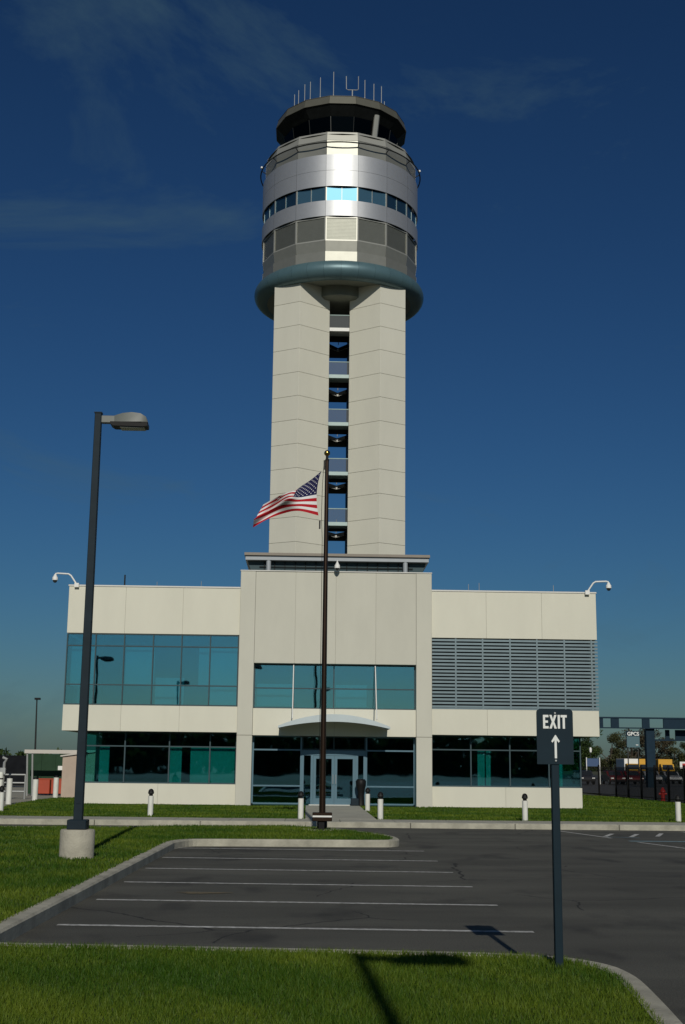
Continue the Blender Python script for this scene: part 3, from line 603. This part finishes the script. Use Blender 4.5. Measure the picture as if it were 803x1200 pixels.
# ------------------------------------------------------------------ exit sign
ex, ey = 2.095, 10.86
t = thing('exit_sign', 'dark navy EXIT sign with upward arrow on a square post', 'sign', (ex, ey, .13))
box('post', 'sign_navy', t, ex-.032, ex+.032, ey, ey+.064, .1, 2.22, bevel=.004)
def rr_poly(x0, x1, z0, z1, r):
    o = [(x0, z0), (x1, z0)]
    for cx, a0 in ((x1-r, 0), (x0+r, 90)):
        o += [(cx+r*math.cos(R(a0+i*15)), z1-r+r*math.sin(R(a0+i*15))) for i in range(7)]
    return o
MB().prism(rr_poly(ex-.155, ex+.155, 1.775, 2.235, .03), ey-.010, ey-.002, 'y').build('sign_panel', 'sign_navy', t)
yf, yb = ey-.0135, ey-.0095
def letter(m): return m.build('letter', 'sign_white', t)
zb, zt, w = 2.072, 2.186, .018
x = ex-.100
letter(MB().box(x, x+w, yf, yb, zb, zt).box(x+w, x+.047, yf, yb, zt-.02, zt).box(x+w, x+.042, yf, yb, (zb+zt)/2-.009, (zb+zt)/2+.010).box(x+w, x+.047, yf, yb, zb, zb+.02))
x = ex-.047
letter(MB().prism([(x,zb),(x+.02,zb),(x+.032,zb+.038),(x+.044,zb),(x+.064,zb),(x+.042,(zb+zt)/2),(x+.063,zt),(x+.043,zt),(x+.032,zt-.036),(x+.021,zt),(x+.001,zt),(x+.022,(zb+zt)/2)], yf, yb, 'y'))
letter(MB().box(ex+.025, ex+.044, yf, yb, zb, zt)); letter(MB().box(ex+.050, ex+.103, yf, yb, zt-.02, zt).box(ex+.067, ex+.086, yf, yb, zb, zt-.02))
ax = ex+.003
MB().prism([(ax-.009,1.825),(ax+.010,1.825),(ax+.010,1.975),(ax+.026,1.955),(ax+.036,1.966),(ax+.003,2.018),(ax-.003,2.018),(ax-.036,1.966),(ax-.026,1.955),(ax-.009,1.975)], yf, yb, 'y').build('arrow', 'sign_white', t)
for z in (2.202, 1.806): MB().tube([(ex+.002, ey-.02, z), (ex+.002, ey-.009, z)], .008, 8).build('bolt', 'pipe_grey', t)

# ------------------------------------------------------------------ flagpole and flag
fx, fy = .41, 33.0
t = thing('flagpole', 'tall dark bronze flagpole with a gold ball on its top', 'flagpole', (fx, fy, .13))
MB().tube([(fx, fy, .2), (fx, fy, 3.5), (fx, fy, 9.72)], .085, 14, r1=.052).build('pole', 'bronze', t, True)
MB().lathe([(0,.17),(.1,.17),(.13,.2),(.13,.34),(.1,.40),(.09,.42)], fx, fy, 16).build('foot_collar', 'black_plastic', t, True)
MB().lathe([(.062+.0,9.72),(.035,9.78),(.035,9.86)], fx, fy, 12).build('finial_neck', 'black_plastic', t, True)
MB().lathe([(.0001,9.845)]+[(.082*math.sin(R(a)), 9.925-.082*math.cos(R(a))) for a in range(15, 180, 15)]+[(.0001,10.007)], fx, fy, 16).build('finial_ball', 'gold', t, True)
box('truck', 'black_plastic', t, fx-.09, fx-.055, fy-.05, fy+.05, 9.48, 9.72)
MB().tube([(fx-.085, fy-.02, 9.6), (fx-.115, fy-.03, 9.0), (fx-.13, fy-.02, 8.2), (fx-.10, fy-.02, 7.6), (fx-.09, fy-.02, 1.5)], .007, 5).build('halyard', 'fence_black', t)
box('halyard_weight', 'black_plastic', t, fx-.19, fx-.15, fy-.04, fy, 7.86, 8.08)
tag(MB().lathe([(0,.16),(.52,.16),(.55,.10)], fx, fy, 40).build('flagpole_pad', 'sidewalk', t, True), None)
b = thing('flood_light_box', 'dark box-shaped floodlight with pale edge at the foot of the flagpole', 'floodlight', (fx, fy-.35, .15))
box('housing', 'bronze', b, fx-.25, fx+.24, fy-.55, fy-.35, .37, .585, bevel=.012); box('top_edge', 'white_paint', b, fx-.245, fx+.235, fy-.555, fy-.551, .47, .51)
box('stem', 'black_plastic', b, fx-.09, fx+.05, fy-.5, fy-.40, .15, .369)
# flag cloth
nu, nv = 60, 52
P = {'h': [(.262,9.45),(.15,8.86),(.205,8.24)], 'f': [(-1.30,8.60),(-1.40,8.28),(-1.52,7.94)], 't': [(.262,9.45),(-.46,8.97),(-1.30,8.60)], 'b': [(.205,8.24),(-.72,8.33),(-1.52,7.94)]}
def q2(c, s): a, m_, b_ = [Vector(p) for p in c]; ctrl = m_*2-(a+b_)/2; return a*(1-s)**2+ctrl*2*s*(1-s)+b_*s*s
def flag_pt(u, v):
    bl = min(1, max(0, (u-.30)/.35)); bl = bl*bl*(3-2*bl); v0 = v   # the upper stripes fold away behind towards the fly end
    v = v*(1-bl) + bl*max(0, (v-.24)/.76); back = bl*max(0, 1-v0/.24)
    c = q2(P['h'], v)*(1-u)+q2(P['f'], v)*u + q2(P['t'], u)*(1-v)+q2(P['b'], u)*v - (Vector(P['h'][0])*(1-u)*(1-v)+Vector(P['f'][0])*u*(1-v)+Vector(P['h'][2])*(1-u)*v+Vector(P['f'][2])*u*v)
    ph = 7.5*u + 3.2*v
    amp = .20*min(1, u*2.2)
    y = fy+.10 + .16*back + .30*u + amp*math.sin(ph) + .07*math.sin(13*u-4*v)*u
    z = c.y - .10*back + .045*u*math.sin(ph+1.2)
    # diagonal fold towards the fly end
    fold = math.exp(-((v-.42-.35*u)/.11)**2)*min(1, max(0, (u-.25)*2))
    return Vector((c.x+.05*u*math.cos(ph), y-.20*fold, z+.05*fold))
fl = thing('flag', 'red white and blue striped flag with white stars blowing left from the flagpole', 'flag', (fx-.1, fy, 8.2))
V = [flag_pt(i/nu, j/nv) for j in range(nv+1) for i in range(nu+1)]
me = bpy.data.meshes.new('cloth'); faces, mi = [], []
for j in range(nv):
    for i in range(nu):
        faces.append((j*(nu+1)+i, j*(nu+1)+i+1, (j+1)*(nu+1)+i+1, (j+1)*(nu+1)+i)); st = j*13//nv
        mi.append(2 if (st < 7 and i < nu*.4) else (0 if st % 2 == 0 else 1))
me.from_pydata([tuple(v) for v in V], [], faces); me.update()
for m_ in ('flag_red', 'flag_white', 'flag_blue'): me.materials.append(MAT[m_])
me.polygons.foreach_set('material_index', mi); me.polygons.foreach_set('use_smooth', [True]*len(faces))
o = bpy.data.objects.new('cloth', me); COL.objects.link(o); o.parent = fl; o.matrix_parent_inverse = Matrix.Translation(-fl.location)
sm = MB()
for row in range(9):
    for cc in range(6 if row % 2 == 0 else 5):
        uc = .4*((cc*2+1+(row % 2))/12); vc = 7/13*((row+1)/10); ra = .0165
        pts = []
        for kk in range(10):
            rad = ra if kk % 2 == 0 else ra*.42; a = math.pi*kk/5
            pp = flag_pt(uc+rad*math.sin(a)*.8, vc-rad*math.cos(a)*1.35); pts.append((pp.x, pp.y-.006, pp.z))
        pp = flag_pt(uc, vc); n0 = len(pts)
        sm.add(pts+[(pp.x, pp.y-.006, pp.z)], [(kk, (kk+1) % 10, n0) for kk in range(10)])
tag(sm.build('stars', 'flag_white', fl), None, kind='stuff')

# ------------------------------------------------------------------ bollards
def bollard_at(x, y, label, first=[None], h=.92):
    if first[0] is None:
        t = thing('bollard_light', label, 'bollard', (x, y, .13), 'white bollard lights')
        MB().lathe([(0,.1),(.085,.1),(.085,.74),(.07,.745)], x, y, 20).build('post', 'bollard_white', t, True)
        cp = MB().lathe([(.06,.74),(.06,.80),(.088,.805),(.088,.87),(.075,.915),(.045,.95),(0,.962)], x, y, 20).build('cap', 'black_plastic', t, True)
        MB().lathe([(.092,.83),(.094,.845),(.092,.86)], x, y, 20).build('cap_band', 'dark_rail', cp, True)
        first[0] = t; return t
    return copy_thing(first[0], (x, y, .13), label)
for x, y, lab in [(-4.83,40.6,'white bollard light on the lawn below the left wing'),(-.16,39.45,'white bollard light left of the entry walk near the flagpole'),(2.2,46.6,'white bollard light beside the entry walk closest to the doors'),(2.26,39.6,'white bollard light right of the entry walk by the sidewalk'),
                  (6.66,39.5,'white bollard light below the right wing beside the EXIT sign post'),(11.5,40.0,'white bollard light at the right edge near the black fence'),(-10.05,43.2,'white bollard light at the far left edge of the lawn')]: bollard_at(x, y, lab)
pbo = None
for x, y, z1, lab in [(-12.4,54.6,1.15,'plain white guard post next to the pipe gate'),(-11.65,56.2,1.1,'plain white guard post in front of the green screen'),(-11.35,59.2,1.15,'plain white guard post by the beige shed'),(-13.7,58.5,1.3,'white guard post with dark bands left of the pipe gate')]:
    t = thing('guard_post', lab, 'bollard', (x, y, 0), 'guard posts by the service gate')
    MB().lathe([(0,-.02),(.12,-.02),(.12,z1-.1)], x, y, 16).build('post', 'bollard_white', t, True); MB().lathe([(.12,z1-.1),(.1,z1-.03),(0,z1)], x, y, 16).build('cap', 'black_plastic' if 'plain' in lab else 'bollard_white', t, True)
    if 'bands' in lab:
        for z in (.45, .95): MB().lathe([(.122,z),(.126,z+.03),(.122,z+.06)], x, y, 16).build('band', 'black_plastic', t, True)

# ------------------------------------------------------------------ left background
sh = thing('beige_shed', 'small beige shed with sloping roof at the left wing corner', 'shed', (-11.5, 65, 0))
MB().prism([(-12.05,0),(-9.6,0),(-9.6,2.35),(-12.05,2.0)], 64.2, 68, 'y').build('wall', 'shed_beige', sh); MB().prism([(-12.15,2.0),(-9.5,2.38),(-9.5,2.45),(-12.15,2.07)], 64.1, 68.1, 'y').build('roof', 'shed_roof', sh)
box('light_fitting', 'white_paint', sh, -12.3, -12.06, 64.4, 64.6, 1.35, 1.55)
pf = thing('portal_frame', 'pale steel portal frame with a flat roof edge behind the gate', 'frame', (-14.5, 68, 0))
for x in (-14.62, -14.35): MB().tube([(x+.1, 68, 0), (x, 68, 2.2)], .05, 8).build('post', 'pipe_grey', pf)
box('beam', 'shed_roof', pf, -14.75, -10.5, 67.9, 68.1, 2.17, 2.36)
gs = thing('green_screen', 'dark green metal screen under the portal frame', 'screen', (-13.5, 70, 0))
for i in range(6): box('sheet', 'green_sheet', gs, -15.0+i*.75, -15.0+i*.75+.74, 70.0+.01*(i % 2), 70.08+.01*(i % 2), .05, 2.15)
box('rail', 'dark_rail', gs, -15.05, -10.5, 70.09, 70.14, 1.0, 1.1)
ob = thing('orange_barrier', 'orange plastic barrier standing before the green screen', 'barrier', (-13.5, 69, 0))
for x in (-14.2, -13.5, -12.85): box('segment', 'orange', ob, x, x+.64, 69.0, 69.3, .08, .82, bevel=.03)
box('top_rail', 'orange', ob, -14.2, -12.2, 69.1, 69.2, .83, .88)
pg = thing('pipe_gate', 'grey pipe gate with three rails left of the portal frame', 'gate', (-14, 62, 0))
for x in (-15.6, -14.6, -13.35): MB().tube([(x, 62, 0), (x, 62, 1.15)], .045, 8).build('upright', 'pipe_grey', pg)
for z in (.35, .75, 1.13): MB().tube([(-15.6, 62, z), (-13.35, 62, z)], .04, 8).build('rail', 'pipe_grey', pg)
MB().tube([(-15.2, 61.97, .8), (-14.6, 61.97, .3)], .03, 6).build('brace', 'pipe_grey', pg)
ic = thing('intercom_post', 'thin pale gooseneck intercom post by the pipe gate', 'post', (-14.2, 61, 0))
MB().tube([(-14.15, 60.8, 0), (-14.1, 60.8, 1.7), (-14.0, 60.8, 1.85), (-14.2, 60.8, 1.92)], .07, 8).build('pole', 'pipe_grey', ic, True); box('call_box', 'pipe_grey', ic, -14.25, -14.0, 60.6, 60.75, 1.15, 1.45)
ws = thing('windscreen_fence', 'dark screened fence along the far left edge of the yard', 'fence', (-22, 90, 0))
for i in range(8): box('screen_panel', 'dark_cloth', ws, -34+i*2.2, -34+i*2.2+2.16, 90+.02*(i % 2), 90.05+.02*(i % 2), .1, 2.15)
for i in range(9): MB().tube([(-34.02+i*2.2, 90.1, 0), (-34.02+i*2.2, 90.1, 2.3)], .04, 6).build('post', 'dark_rail', ws)
fl2 = thing('distant_light_pole', 'thin distant light pole rising left of the building', 'lamp post', (-21.0, 100, 0))
MB().tube([(-20.85, 100, 0), (-21.0, 100, 6.45)], .09, 8, r1=.05).build('pole', 'dark_rail', fl2); box('lamp_head', 'black_plastic', fl2, -21.15, -20.75, 99.8, 100.2, 6.45, 6.6)
fl3 = thing('distant_light_pole', 'faint thin pole just left of the building corner', 'lamp post', (-17, 110, 0))
MB().tube([(-17.2, 110, 0), (-17.2, 110, 4.6)], .05, 6).build('pole', 'pipe_grey', fl3); box('lamp_head', 'pipe_grey', fl3, -17.3, -17.1, 109.9, 110.1, 4.6, 4.68)

# ------------------------------------------------------------------ right background
fe = thing('picket_fence', 'black metal picket fence receding along the right lawn', 'fence', (17.6, 68, 0))
fpts = [(17.95, 50), (17.85, 55.5), (17.75, 60.5), (17.7, 63), (17.68, 65.4), (17.6, 67.8), (17.5, 70.2), (17.4, 72.6), (17.0, 75), (16.4, 77.4)]
for p in fpts: box('post', 'fence_black', fe, p[0]-.045, p[0]+.045, p[1]-.045, p[1]+.045, 0, 1.92)
for a, b in zip(fpts[:-1], fpts[1:]):
    a, b = Vector(a), Vector(b); L = (b-a).length; n_ = int(L/.118); pm = MB()
    for i in range(1, n_):
        c = a.lerp(b, i/n_); pm.box(c.x-.010, c.x+.010, c.y-.010, c.y+.010, .12, 1.82)
    tag(pm.build('pickets', 'fence_black', fe), None, kind='stuff')
    for z in (.28, 1.62): MB().tube([(a.x, a.y, z), (b.x, b.y, z)], .022, 4).build('rail', 'fence_black', fe)
hy = thing('fire_hydrant', 'small red fire hydrant behind the black fence', 'hydrant', (19.0, 69, 0))
MB().lathe([(0,0),(.17,0),(.17,.05),(.12,.07),(.12,.5),(.16,.52),(.16,.56),(.13,.6),(.07,.7),(.04,.76),(0,.77)], 19.05, 69, 16).build('barrel', 'hydrant_red', hy, True)
for s in (-1, 1): MB().tube([(19.05+s*.1, 69, .42), (19.05+s*.22, 69, .42)], .06, 8).build('nozzle', 'hydrant_red', hy)
ga = thing('sign_gantry', 'dark navy overhead gantry with open panels at the right edge', 'gantry', (33, 120, 0))
def gb(n, *a): return box(n, 'gantry_navy', ga, *a)
gb('chord', 26.4, 44, 120, 120.3, 6.32, 6.46); gb('chord', 26.4, 44, 120, 120.3, 5.40, 5.50)
for x0, x1 in ((26.5, 27.75), (28.5, 29.25), (31.45, 32.15), (33.45, 40)): gb('panel', x0, x1, 120.05, 120.25, 5.5, 6.32)
gb('post', 31.85, 32.65, 120.32, 121, 0, 5.4)
gb('lower_chord', 31.9, 40, 121.1, 121.3, 4.32, 4.46)
for x0, x1 in ((33.9, 34.3), (34.85, 40)): gb('panel', x0, x1, 121.12, 121.28, 4.46, 5.35)
def text_part(s, size, loc, m, parent, depth=.02, name='lettering'):
    c = bpy.data.curves.new('lettering', 'FONT'); c.body = s; c.size = size; c.extrude = depth; c.offset = size*.03; c.align_x = 'CENTER'
    o = bpy.data.objects.new('tmp', c); COL.objects.link(o); dg = bpy.context.evaluated_depsgraph_get()
    me = bpy.data.meshes.new_from_object(o.evaluated_get(dg)); bpy.data.objects.remove(o); me.materials.clear(); me.materials.append(MAT[m])
    for v in me.vertices: v.co = Vector((loc[0]+v.co.x, loc[1]-v.co.z, loc[2]+v.co.y))
    q = bpy.data.objects.new(name, me); COL.objects.link(q); q.parent = parent; q.matrix_parent_inverse = Matrix.Translation(-parent.location); return q
rs = thing('roadside_sign', 'teal roadside sign with white lettering among the far trees', 'sign', (40.7, 160, 0))
box('board', 'sign_teal', rs, 39.9, 41.5, 160, 160.2, 4.3, 5.65); box('board', 'gantry_navy', rs, 39.85, 41.55, 160.02, 160.18, 5.66, 6.3); text_part('GPCS', .62, (40.7, 159.98, 5.76), 'sign_white', rs)
box('small_mark', 'sign_white', rs, 41.0, 41.3, 159.95, 159.99, 4.55, 4.65)
for x in (40.0, 41.3): box('post', 'dark_rail', rs, x, x+.12, 160.22, 160.34, 0, 5.7)
bp = thing('blue_board', 'blue roadside board between two white posts behind the fence', 'board', (31.2, 140, 0))
box('panel', 'blue_panel', bp, 30.45, 31.75, 140, 140.1, 1.9, 2.75)
for x in (30.36, 31.8): box('post', 'white_paint', bp, x, x+.08, 139.9, 140.1, 0, 2.85)
wl_ = thing('white_lamp_head', 'small white lamp on a thin post above the blue board', 'lamp', (31.2, 150, 0))
MB().tube([(33.1, 150, 0), (33.1, 150, 3.5)], .04, 6).build('pole', 'dark_rail', wl_); MB().lathe([(0,3.5),(.12,3.52),(.16,3.9),(.1,4.05),(0,4.1)], 33.1, 150, 10).build('globe', 'white_paint', wl_, True)
def truck(x, y, cabm, boxm, label, w=2.1):
    t = thing('box_truck', label, 'truck', (x, y, 0)); box('cargo_box', boxm, t, x-w/2, x+w/2, y+2, y+7, .9, 3.1, bevel=.04)
    MB().prism([(y,.45),(y,1.3),(y+.5,1.55),(y+1.0,2.4),(y+1.95,2.4),(y+1.95,.45)], x-w/2+.1, x+w/2-.1, 'x').build('cab', cabm, t, bevel=.05)
    MB().add([(x-.8,y+.47,1.58),(x+.8,y+.47,1.58),(x+.75,y+.93,2.3),(x-.75,y+.93,2.3)], [(0,1,2,3)]).build('windscreen', 'car_glass', t)
    for sx in (-1, 1):
        for yy in (y+.9, y+5.6):
            wt = MB().tube([(x+sx*(w/2-.25), yy, .42), (x+sx*(w/2+.0), yy, .42)], .42, 16).build('tyre', 'tyre', t); MB().tube([(x+sx*(w/2-.1), yy, .42), (x+sx*(w/2+.02), yy, .42)], .24, 12).build('rim', 'rim', wt)
        box('headlight', 'white_paint', t, *sorted((x+sx*.55, x+sx*.85)), y-.02, y+.03, .85, 1.05)
truck(47.2, 185, 'yellow', 'white_paint', 'white box truck parked far behind the fence left of the gantry post'); truck(49.2, 186, 'yellow', 'yellow', 'yellow box truck parked beside the white truck far behind the fence'); truck(53.0, 188, 'yellow', 'yellow', 'yellow box truck parked right of the gantry post')
sg = thing('red_white_board', 'red and white board beside the yellow truck right of the gantry', 'sign', (54.6, 186, 0))
box('panel', 'sign_white', sg, 54.0, 55.4, 186, 186.1, 1.75, 2.75); box('stripe', 'red', sg, 54.35, 55.05, 185.95, 185.99, 1.95, 2.5); box('leg', 'dark_rail', sg, 54.6, 54.75, 186.11, 186.2, 0, 2.6)
def car(x, y, m, label, rot=0):
    t = thing('parked_car', label, 'car', (x, y, 0), 'cars parked beyond the fence')
    prof = [(-2.2,.32),(-2.2,.72),(-1.95,.86),(-1.0,.95),(-.35,1.42),(1.05,1.45),(1.75,1.0),(2.2,.92),(2.22,.35)]
    bd = MB().prism([(y+a, b) for a, b in prof], x-.86, x+.86, 'x').build('body', m, t, bevel=.05)
    MB().add([(x-.72,y-.98,.985),(x+.72,y-.98,.985),(x+.64,y-.40,1.405),(x-.64,y-.40,1.405)], [(0,1,2,3)]).build('windscreen', 'car_glass', t).location.y -= .03
    for sx in (-1, 1):
        MB().prism([(y-.75,1.0),(y-.3,1.36),(y+1.0,1.38),(y+1.5,1.02)], x+sx*.862, x+sx*.868, 'x').build('side_window', 'car_glass', t)
        for yy in (y-1.4, y+1.4):
            wt = MB().tube([(x+sx*.66, yy, .32), (x+sx*.87, yy, .32)], .32, 16).build('tyre', 'tyre', t); MB().tube([(x+sx*.8, yy, .32), (x+sx*.88, yy, .32)], .19, 12).build('rim', 'rim', wt)
        box('headlight', 'white_paint', t, *sorted((x+sx*.45, x+sx*.78)), y-2.24, y-2.17, .62, .74)
    box('bumper', 'black_plastic', t, x-.8, x+.8, y-2.26, y-2.18, .34, .52)
mat('car_silver', (.5, .5, .5), .35, metal=.5); mat('car_red', (.10, .008, .008), .4); mat('car_dark', (.03, .03, .035), .3)
for x, y, m_, lab in [(40.0,150,'car_silver','silver car parked beyond the fence left of the gantry post'),(42.6,151,'car_silver','second silver car parked beyond the fence behind the gantry post'),(33.3,140,'car_red','dark red car parked beyond the fence below the roadside sign'),(35.5,141,'car_red','dark red car parked beyond the fence beside the other red car'),(29.6,138,'car_dark','dark grey car parked beyond the fence near the building corner'),(45.2,152,'car_dark','dark car parked beyond the fence at the right edge')]: car(x, y, m_, lab)

# ------------------------------------------------------------------ trees
def blades_mesh(name, V3, F3, tone, m, parent=None):
    me = bpy.data.meshes.new(name); nv_, nf = len(V3), len(F3); fl_ = F3.shape[1]
    me.vertices.add(nv_); me.vertices.foreach_set('co', V3.astype(np.float32).ravel()); me.loops.add(nf*fl_); me.loops.foreach_set('vertex_index', F3.astype(np.int32).ravel())
    me.polygons.add(nf); me.polygons.foreach_set('loop_start', np.arange(0, nf*fl_, fl_, dtype=np.int32)); me.polygons.foreach_set('loop_total', np.full(nf, fl_, dtype=np.int32))
    me.update(); me.validate()
    at = me.attributes.new('tone', 'FLOAT', 'POINT'); at.data.foreach_set('value', tone.astype(np.float32)); me.materials.append(MAT[m])
    o = bpy.data.objects.new(name, me); COL.objects.link(o)
    if parent is not None: o.parent = parent; o.matrix_parent_inverse = Matrix.Translation(-parent.location)
    return o
def leaves(cs, rads, per, size):
    C = np.repeat(cs, per, axis=0); Rr = np.repeat(rads, per); n_ = len(C)
    d = rng.normal(size=(n_, 3)); d /= np.linalg.norm(d, axis=1)[:, None]; p = C + d*(Rr*rng.uniform(.35, 1.05, n_))[:, None]*np.array([1, 1, .8])
    a = rng.normal(size=(n_, 3)); a /= np.linalg.norm(a, axis=1)[:, None]; b_ = np.cross(a, rng.normal(size=(n_, 3))); b_ /= np.linalg.norm(b_, axis=1)[:, None]; s = (size*rng.uniform(.6, 1.3, n_))[:, None]
    V3 = np.stack([p-a*s, p-b_*s*.5, p+a*s, p+b_*s*.5], 1).reshape(-1, 3); F3 = np.arange(n_*4).reshape(-1, 4); tone = np.repeat(np.clip(np.repeat(rng.uniform(0, .7, len(cs)), per)+rng.uniform(0, .4, n_), 0, 1), 4)
    return V3, F3, tone
def tree(x, y, h, w, lm, label, sparse=1.0, size=.15):
    t = thing('tree', label, 'tree', (x, y, 0), 'trees beyond the fence')
    tm = MB().tube([(x, y, -.1), (x+.1, y, h*.3), (x+random.uniform(-.3, .3), y, h*.62)], h*.03, 7, r1=h*.012); cs, rs_ = [], []
    for i in range(int(20*sparse)+6):
        a = random.uniform(0, 2*math.pi); zz = random.uniform(.22, .95); ex_ = math.sqrt(max(.05, 1-((zz-.55)/.47)**2)); rd = w*.5*ex_*math.sqrt(random.uniform(.1, 1))*.85
        c = (x+rd*math.cos(a), y+rd*math.sin(a), zz*h*.95); cs.append(c); rs_.append(h*random.uniform(.09, .15))
        if i % 2 == 0: tm.tube([(x+.1, y, h*random.uniform(.25, .5)), tuple(np.array(c)*.6+np.array((x, y, h*.45))*.4), c], h*.010, 5, r1=h*.003)
    tm.build('trunk', 'bark', t, True); V3, F3, tone = leaves(np.array(cs), np.array(rs_), int(330*sparse), size); blades_mesh('crown', V3, F3, tone, lm, t)
tl = [(31.0,168,6.2,6.5,'leaf_green','dense green tree behind the right wing corner',1.2),(36.5,172,6.9,6.0,'leaf_green','full green tree next to the right wing corner',1.2),(42.0,178,5.9,5.5,'leaf_olive','olive tree left of the roadside sign',.8),(46.0,182,6.3,5,'leaf_brown','brownish budding tree behind the roadside sign',.7),(50.0,186,6.6,5.5,'leaf_brown','brownish budding tree just left of the gantry post',.7),(55.0,192,5.4,5.5,'leaf_olive','olive tree just right of the gantry post',.8),(60.0,196,5.3,6,'leaf_green','green tree right of the gantry post',1.0),(64.5,198,4.6,5,'leaf_green','low green tree at the right edge of the frame',1.0)]
for x, y, h, w, lm, lab, sp in tl: tree(x*1.17, y*1.17, h*1.33, w*1.29, lm, lab, sp)
# far wood on the left horizon
cs = np.stack([rng.uniform(-420, 420, 900), rng.uniform(620, 700, 900), rng.uniform(0, 5.5, 900)], 1); V3, F3, tone = leaves(cs, rng.uniform(2, 4, 900), 30, 1.3)
tag(blades_mesh('distant_wood', V3, F3, tone, 'leaf_green'), 'far-off line of dark trees along the horizon', 'wood', kind='stuff')

cs = np.stack([rng.uniform(-260, 260, 1100), rng.uniform(-150, -120, 1100), rng.uniform(.5, 7.0, 1100)], 1); V3, F3, tone = leaves(cs, rng.uniform(2.2, 3.8, 1100), 44, 1.2)
tag(blades_mesh('distant_wood', V3, F3, tone, 'leaf_green'), 'belt of trees behind the viewpoint, mirrored dark in the windows', 'wood', kind='stuff')

# ------------------------------------------------------------------ grass
def in_poly(x, y, poly):
    p = np.array(poly); c = np.zeros(len(x), bool); j = len(p)-1
    for i in range(len(p)):
        xi, yi, xj, yj = p[i][0], p[i][1], p[j][0], p[j][1]
        if yi != yj: c ^= ((yi > y) != (yj > y)) & (x < (xj-xi)*(y-yi)/(yj-yi)+xi)
        j = i
    return c
gid = []
def patchy(x, y):
    return .5+.22*np.sin(1.7*x+.6*y+1.3*np.sin(.9*y))+.18*np.sin(2.9*y-1.1*x+2*np.sin(.7*x))+.10*np.sin(7.3*x+5.1*y)
def grass(region, poly, dens, hh, ww, z0):
    x0, x1, y0, y1 = region; n_ = int((x1-x0)*(y1-y0)*dens); x = rng.uniform(x0, x1, n_); y = rng.uniform(y0, y1, n_); k_ = in_poly(x, y, poly); x, y = x[k_], y[k_]; n_ = len(x)
    a = rng.uniform(0, 2*math.pi, n_); h = hh*rng.uniform(.5, 1.15, n_)*(.75+.5*patchy(x*1.3+4, y*1.3)); w = ww*rng.uniform(.6, 1.2, n_); ln = h*rng.uniform(.1, .8, n_); b_ = rng.uniform(0, 2*math.pi, n_)
    dx, dy = np.cos(a)*w/2, np.sin(a)*w/2
    V3 = np.stack([np.stack([x-dx, y-dy, np.full(n_, z0)], 1), np.stack([x+dx, y+dy, np.full(n_, z0)], 1), np.stack([x+np.cos(b_)*ln, y+np.sin(b_)*ln, z0+h], 1)], 1).reshape(-1, 3)
    tone = np.clip(.9*patchy(x*.8, y*.8)-.12+.35*np.maximum(0, patchy(x*2.3+7, y*2.1)-.72)*3+rng.normal(0, .2, n_), 0, 1)
    return V3, np.repeat(tone, 3)
jobs = [((-4, 3, 7.6, 10.2), edgeA, 5200, .055, .008, .135), ((-4, 3, 10.2, 12.4), edgeA, 4200, .055, .010, .135), ((-9, -2.7, 12.4, 20), edgeA, 1500, .06, .016, .135), ((-13, 2.3, 20, 35.2), edgeA, 620, .06, .026, .135),
        ((-12, 0, 39.2, 60), lawnB, 240, .06, .045, .13), ((2.1, 18.5, 39.2, 54), lawnC, 240, .06, .045, .13), ((10, 18.5, 54, 78), lawnC, 110, .06, .07, .13)]
VV, TT = [], []
for j in jobs:
    a, b = grass(*j); VV.append(a); TT.append(b)
VV = np.concatenate(VV); TT = np.concatenate(TT)
tag(blades_mesh('grass', VV, np.arange(len(VV)).reshape(-1, 3), TT, 'grass_blade'), 'short green grass on the lawns', 'grass', kind='stuff')
